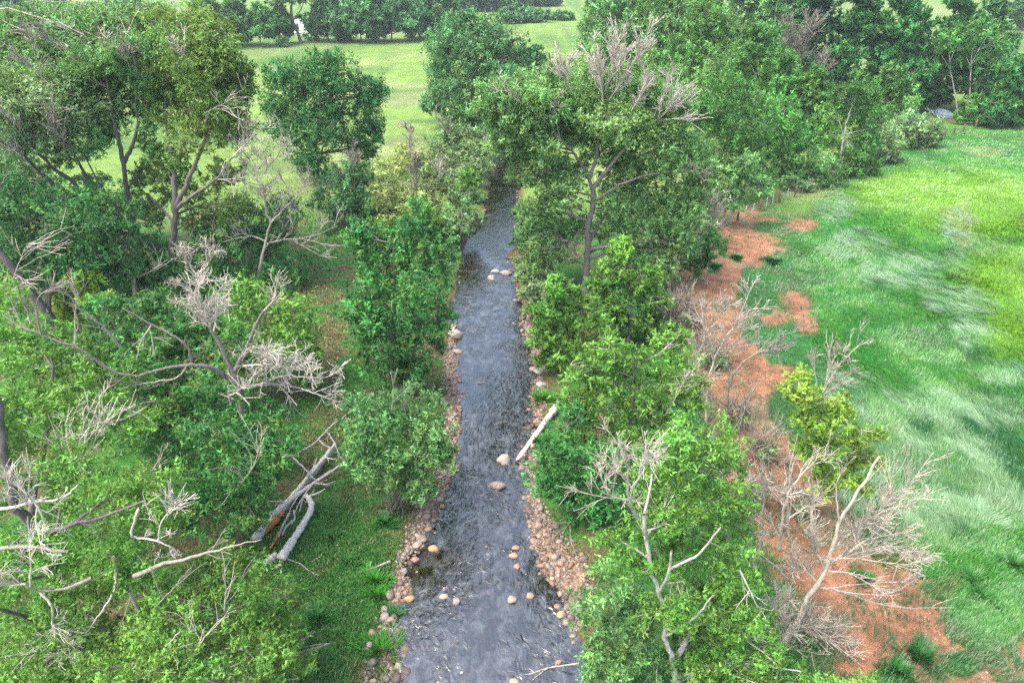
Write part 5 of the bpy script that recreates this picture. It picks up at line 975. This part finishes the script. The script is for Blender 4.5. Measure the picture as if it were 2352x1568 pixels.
# ================================================================ GRASS
def blades(name, X, Y, Ln, Wd, lean, ang, C, label, cat, mid=0.55):
    n = len(X); Z = height(X, Y)
    d = np.stack([np.cos(ang), np.sin(ang), np.zeros(n)], 1); sd = np.stack([-np.sin(ang), np.cos(ang), np.zeros(n)], 1)
    p = np.stack([X, Y, Z - .02], 1)
    cl = np.cos(lean)[:, None]; sl_ = np.sin(lean)[:, None]; Ln = Ln[:, None]; Wd = Wd[:, None]
    m = p + d * Ln * mid * sl_ * .8 + UP * Ln * mid * (cl * .9 + .1)
    t = p + d * Ln * (sl_ * 1.0 + .15) + UP * np.maximum(Ln * cl * .95, .05)
    V = np.stack([p, m + sd * Wd, m - sd * Wd, t], 1).reshape(-1, 3)
    i = np.arange(n) * 4
    F = np.stack([np.stack([i, i + 1, i + 2], 1), np.stack([i + 2, i + 1, i + 3], 1)], 1).reshape(-1, 3)
    o = obj(name, mesh_from(name, V, F, M_GRASS, np.repeat(C, 4, 0)))
    tag(o, label, cat, kind='stuff')
    return o
rng = np.random.default_rng(77)
def sample_px(n, x0, x1, y0, y1):
    """points on the ground inside a picture rectangle, thinner with distance"""
    px = x0 + (x1 - x0) * rng.random(n); py = y0 + (y1 - y0) * rng.random(n)
    v = (784 - py) / FPX; dz = -SP + v * CP; t = -CAM_H / dz
    return (px - 1176) / FPX * t, (CP + v * SP) * t
X, Y = sample_px(330000, 1560, 2480, 300, 1640)
soil, sw, ye, past = masks(X, Y)
clump = sstep(.42, .62, fbm(X * 2.2, Y * 2.2, 91, 3))
keep = (rng.random(len(X)) > soil * (1.03 - .2 * clump)) & (past + .45 * (soil > .02) + .2 > rng.random(len(X)))
X, Y, sw, ye, soil = X[keep], Y[keep], sw[keep], ye[keep], soil[keep]
k = np.sqrt(X * X + Y * Y + CAM_H ** 2) / 682.0
flow = 5.2 * fbm(X * .10, Y * .10, 61, 3) + 3.0 * fbm(X * .35, Y * .35, 67, 3) - 2.6
lay = np.clip(.6 + 1.0 * sw + .5 * (fbm(X * .8, Y * .8, 71, 3) - .5) + rng.normal(size=len(X)) * .15, .1, 1.42)
gc = ground_color(X, Y)
gc = lerp(gc, np.array([.028, .12, .025]), np.clip(soil * 1.3, 0, 1))
base = gc * (0.55 + .9 * rng.random((len(X), 1)))
pm = sw * (0.35 + .65 * rng.random(len(X)))
base = lerp(base, C_PALE_SHEEN * (0.8 + .4 * rng.random((len(X), 1))), np.clip(pm, 0, 1))  # laid blades painted paler: pale underside plus reflected sky, kept as colour
ln = (.22 + .26 * rng.random(len(X))) * (1 + 1.5 * sw)
blades('meadow_grass', X, Y, ln, np.maximum(.009, k * .27) * (.7 + .6 * rng.random(len(X))), lay, flow + rng.normal(size=len(X)) * (.4 - .22 * sw), base, 'long wind-laid meadow grass on the right pasture', 'grass')
# splinters and chips lying on the red earth
X, Y = sample_px(9000, 1560, 2400, 520, 1600); s_ = masks(X, Y)[0]; ok = (s_ > .6) & (fbm(X, Y, 95, 3) > .45); X, Y = X[ok], Y[ok]
o = pebbles('wood_debris', X, Y, .02 + .05 * rng.random(len(X)) ** 2, None, .1, np.array([(.36, .28, .22), (.3, .18, .12), (.16, .08, .05), (.32, .17, .1), (.2, .1, .06)])); tag(o, 'small chips and splinters scattered over the red earth', 'debris')
# short turf on the left bank
def turf(n, x0, x1, y0, y1, lo, hi, name, label, thr=.0):
    X, Y = sample_px(n, x0, x1, y0, y1)
    d = river_d(X, Y); nn = fbm(X * .9, Y * .9, 83, 4)
    keep = (d > .55 + 1.6 * (nn - .5)) & (nn > thr + .12 + .45 * rng.random(n))
    soil = masks(X, Y)[0]; keep &= soil < .3
    X, Y, nn = X[keep], Y[keep], nn[keep]; m = len(X)
    kk = np.sqrt(X * X + Y * Y + CAM_H ** 2) / 682.0
    C = ground_color(X, Y) * .75 + np.array([.06, .19, .03]) * .25
    C = C * (.6 + .8 * rng.random((m, 1))); yy = (rng.random(m) < .12); C[yy] = C[yy] * .4 + np.array([.22, .24, .07]) * .6
    ln = (lo + (hi - lo) * rng.random(m) ** 2) * (.7 + .9 * nn)
    blades(name, X, Y, ln, np.maximum(.010, kk * .42), np.abs(rng.normal(size=m)) * .5 + .15, rng.random(m) * 6.28, C, label, 'grass')
turf(70000, 560, 1030, 880, 1600, .08, .30, 'bank_grass', 'short green grass with bare patches along the left bank')
turf(38000, 520, 1100, 430, 880, .12, .38, 'strip_grass', 'fresh green grass strip between the left trees and stream', -.2)
turf(25000, 1180, 1800, 440, 1600, .12, .40, 'underwood_grass', 'rough grass below the right bank trees', -.1)
turf(20000, 0, 560, 560, 1600, .12, .40, 'shade_grass', 'patchy grass below the left trees', 0)
TUFTS = [(872, 1478, .9, .55, 'vivid green grass tuft at the near left water edge'), (862, 1325, .55, .4, 'vivid green grass tuft on the bank below the flat pale stick'), (866, 1355, .45, .35, 'smaller grass tuft just below the vivid one on the bank'), (1246, 905, .7, .5, 'bright grass tuft on the right bank above the bleached log'), (905, 1390, .4, .35, 'grass tuft among the left cobbles'), (882, 1200, .5, .35, 'leafy weed clump beside the willow shrub on the bank'), (730, 1420, .6, .4, 'weed clump near the broken stump'), (800, 1290, .4, .25, 'low weed clump in the middle of the left bank'), (1240, 1005, .5, .45, 'grass tuft beside the bleached log'), (760, 1235, .4, .25, 'low weed clump right of the log pile'),
         (1640, 612, .5, .45, 'round dark grass tussock on the red earth, left one'), (1690, 592, .5, .45, 'round dark grass tussock on the red earth, middle one'), (1772, 598, .7, .5, 'wide dark grass tussock on the red earth, right one'), (2110, 1515, .6, .6, 'dark green leafy weed standing on the near red earth'), (2060, 1545, .5, .45, 'dark grass tussock near the bottom of the red earth'), (1980, 1330, .35, .35, 'small weed under the largest bleached tree'), (2230, 1330, .5, .5, 'pale-topped weed in the near right pasture'), (2260, 1370, .5, .5, 'second pale-topped weed in the near right pasture'), (2330, 1300, .5, .5, 'weed clump at the right edge of the pasture')]
for px, py, rad, hh, lb in TUFTS:
    g = G(px, py); m = 420
    a = rng.random(m) * 6.28; r = rad * rng.random(m) ** .8 * (1 + .5 * np.sin(a * 3 + px))
    X = g[0] + np.cos(a) * r; Y = g[1] + np.sin(a) * r
    k1 = np.linalg.norm(g - [0, 0, CAM_H]) / 682.0
    colr = np.array([.06, .26, .02]) if 'vivid' in lb or 'bright' in lb else (np.array([.035, .15, .028]) if 'dark' in lb else np.array([.05, .19, .035]))
    o = blades('grass_tuft', X, Y, hh * (.5 + .7 * rng.random(m)), np.full(m, max(.014, k1 * .5)), np.abs(rng.normal(size=m)) * .25 + .45 * r / rad, a + rng.normal(size=m) * .4, colr * (.6 + .8 * rng.random((m, 1))), lb, 'grass tuft')
    del o['kind']; o['group'] = 'grass tufts and weeds'

# ================================================================ FENCE, FARMYARD, PATH
def box(acc, c, s, colr, rz=0.0):
    v = np.array([[x, y, z] for x in (-.5, .5) for y in (-.5, .5) for z in (-.5, .5)]) * s
    ca, sa = math.cos(rz), math.sin(rz)
    v = np.stack([v[:, 0] * ca - v[:, 1] * sa, v[:, 0] * sa + v[:, 1] * ca, v[:, 2]], 1) + c
    acc.add(v, np.array([[0, 1, 3, 2], [4, 6, 7, 5], [0, 4, 5, 1], [2, 3, 7, 6], [0, 2, 6, 4], [1, 5, 7, 3]]), np.array(colr))
def fence(label, posts):
    root = empty('wire_fence', G(*posts[0][:2])); tag(root, label, 'fence')
    tops = []
    for px, py, thick in posts:
        g = G(px, py); g[2] = float(height(g[0], g[1]))
        a = Acc(); ln = rng.normal(size=2) * .05; h = 1.45 if thick else 1.3
        P = np.array([g - UP * .3, g + UP * h * .5 + [ln[0] * .5, ln[1] * .5, 0], g + UP * h + [ln[0], ln[1], 0], g + UP * (h + .01) + [ln[0], ln[1], 0]])
        r = .13 if thick else .055
        a.tube(P, np.array([r, r, r * .95, .01]), 8, (.16, .075, .05) if thick else (.42, .38, .35))
        a.build('post', M_WOOD, root, True); tops.append(g)
    for hz in (.45, .8, 1.15):
        a = Acc(); a.tube(np.array([t + UP * hz for t in tops]), np.full(len(tops), .012), 4, (.3, .28, .27)); a.build('wire', M_WOOD, root)
fence('post and wire fence along the wood edge above the red earth', [(1662, 512, 0), (1676, 508, 0), (1694, 502, 1), (1712, 494, 0), (1728, 488, 0), (1745, 482, 1), (1760, 476, 0), (1774, 470, 0), (1789, 464, 1), (1806, 458, 0), (1825, 452, 1), (1842, 443, 0), (1862, 437, 1), (1873, 428, 0)])
fence('short run of fence posts at the far pasture corner', [(2142, 330, 1), (2166, 318, 1), (2190, 308, 1), (2212, 302, 1), (2240, 294, 1)])
M_WHITE = flat_material('white_paint', (.78, .78, .78)); M_ROOF = flat_material('pale_roof', (.55, .56, .58)); M_DARK = flat_material('dark_opening', (.05, .05, .06)); M_RED = flat_material('red_siding', (.35, .10, .07)); M_PATH = flat_material('path_dirt', (.55, .47, .38), .95)
def gable(label, px, py, w, d, h, rh, wall, roofm, nwin=3):
    g = G(px, py); root = empty('farm_building', g); tag(root, label, 'building')
    a = Acc(); box(a, g + [0, d / 2, h / 2], (w, d, h), (1, 1, 1)); o = a.build('wall', wall, root)
    W2, ov = w / 2 + .4, .5
    V = np.array([[-W2, -ov, h - .1], [W2, -ov, h - .1], [W2, d / 2, h + rh], [-W2, d / 2, h + rh], [-W2, d + ov, h - .1], [W2, d + ov, h - .1]]); V2 = V + [0, 0, .15]
    VV = np.concatenate([V, V2]) + g
    F = np.array([[6, 7, 8, 9], [9, 8, 11, 10], [0, 3, 2, 1], [3, 4, 5, 2], [0, 1, 7, 6], [4, 10, 11, 5], [0, 6, 9, 3], [3, 9, 10, 4], [1, 2, 8, 7], [2, 5, 11, 8]])
    obj('roof', mesh_from('roof', VV, F, roofm), root)
    GV = np.array([[-w / 2, 0, h - .05], [-w / 2, d, h - .05], [-w / 2, d / 2, h + rh - .05], [w / 2, 0, h - .05], [w / 2, d, h - .05], [w / 2, d / 2, h + rh - .05]]) + g
    obj('gable_end', mesh_from('gable', GV, np.array([[0, 1, 2], [3, 5, 4]]), wall), root)
    for i in range(nwin):
        x = -w / 2 + w * (i + 1) / (nwin + 2)
        a = Acc(); box(a, g + [x, -.03, h * .55], (1.1, .08, 1.1), (1, 1, 1)); a.build('window', M_DARK, root)
    a = Acc(); box(a, g + [w / 2 - 1.6, -.03, 1.05], (1.1, .08, 2.1), (1, 1, 1)); a.build('door', M_DARK, root)
gable('long white farm building half hidden behind the far willow grove', 800, 72, 20, 8, 3.2, 2.0, M_WHITE, M_ROOF)
gable('low white shed between the far poplars and farmyard trees', 562, 74, 9, 6, 2.6, 1.4, M_WHITE, M_WHITE, 1)
gable('small reddish shed glimpsed through the far willow trunks', 880, 74, 8, 6, 2.8, 1.6, M_RED, M_ROOF, 2)
# rounded white shelter in the farmyard
g = G(680, 70); root = empty('white_shelter', g); tag(root, 'white rounded shelter behind the crooked trunk in the farmyard', 'shelter')
th = np.linspace(0, math.pi, 13); arc = np.stack([np.cos(th) * 3.6, np.sin(th) * 3.4], 1)
V = np.array([[x, y, z] for y in (0, 5.0) for x, z in arc]) + g
obj('canopy', mesh_from('canopy', V, np.array([[i, i + 1, i + 14, i + 13] for i in range(12)]), M_WHITE, None, True), root)
Vb = np.concatenate([np.array([[x, 4.9, z] for x, z in arc]), [[0, 4.9, 0]]]) + g
obj('back_wall', mesh_from('back_wall', Vb, np.array([[i, i + 1, 13] for i in range(12)]), M_WHITE), root)
Vf = np.concatenate([np.array([[x, .1, z] for x, z in arc]), [[0, .1, 0]]]) + g
obj('front_wall', mesh_from('front_wall', Vf, np.array([[i, 13, i + 1] for i in range(12)]), M_WHITE), root)
a = Acc(); box(a, g + [0, .02, 1.1], (2.0, .1, 2.2), (1, 1, 1)); a.build('door', M_DARK, root)
def strip(name, pts, w, mat, dz=.03):
    P = np.array([G(*p) for p in pts]); Q = resample(P, 60)
    t = norm(np.gradient(Q, axis=0)); n_ = np.stack([t[:, 1], -t[:, 0], np.zeros(60)], 1)
    V = np.concatenate([Q + n_ * w, Q - n_ * w]); V[:, 2] = height(V[:, 0], V[:, 1]) + dz
    i = np.arange(59); o = obj(name, mesh_from(name, V, np.stack([i, i + 60, i + 61, i + 1], 1), mat, None, True)); tag(o, kind='structure')
strip('path', [(2240, 186), (2283, 195), (2352, 208), (2480, 232)], 1.6, M_PATH, .12)
strip('farmyard', [(560, 86), (640, 80), (700, 74), (780, 78), (900, 80)], 3.0, M_PATH, .12)

# ================================================================ HAZE
m, nt, out = mat_base('haze_air')
pv = N(nt, 'ShaderNodeVolumePrincipled'); pv.inputs['Color'].default_value = (.86, .93, 1.0, 1); pv.inputs['Density'].default_value = 0.00022; pv.inputs['Anisotropy'].default_value = 0.0
nt.links.new(pv.outputs[0], out.inputs['Volume'])
a = Acc(); box(a, np.array([0, 1150, 13.0]), (4900, 3100, 31.0), (1, 1, 1))
hz = a.build('haze', m); tag(hz, 'faint pale air haze over the valley', 'haze', kind='stuff')
print('STATS', stats, sum(len(o.data.polygons) * (2 if len(o.data.polygons) and o.data.polygons[0].loop_total == 4 else 1) for o in {o.data: o for o in bpy.data.objects if o.type == 'MESH'}.values()))
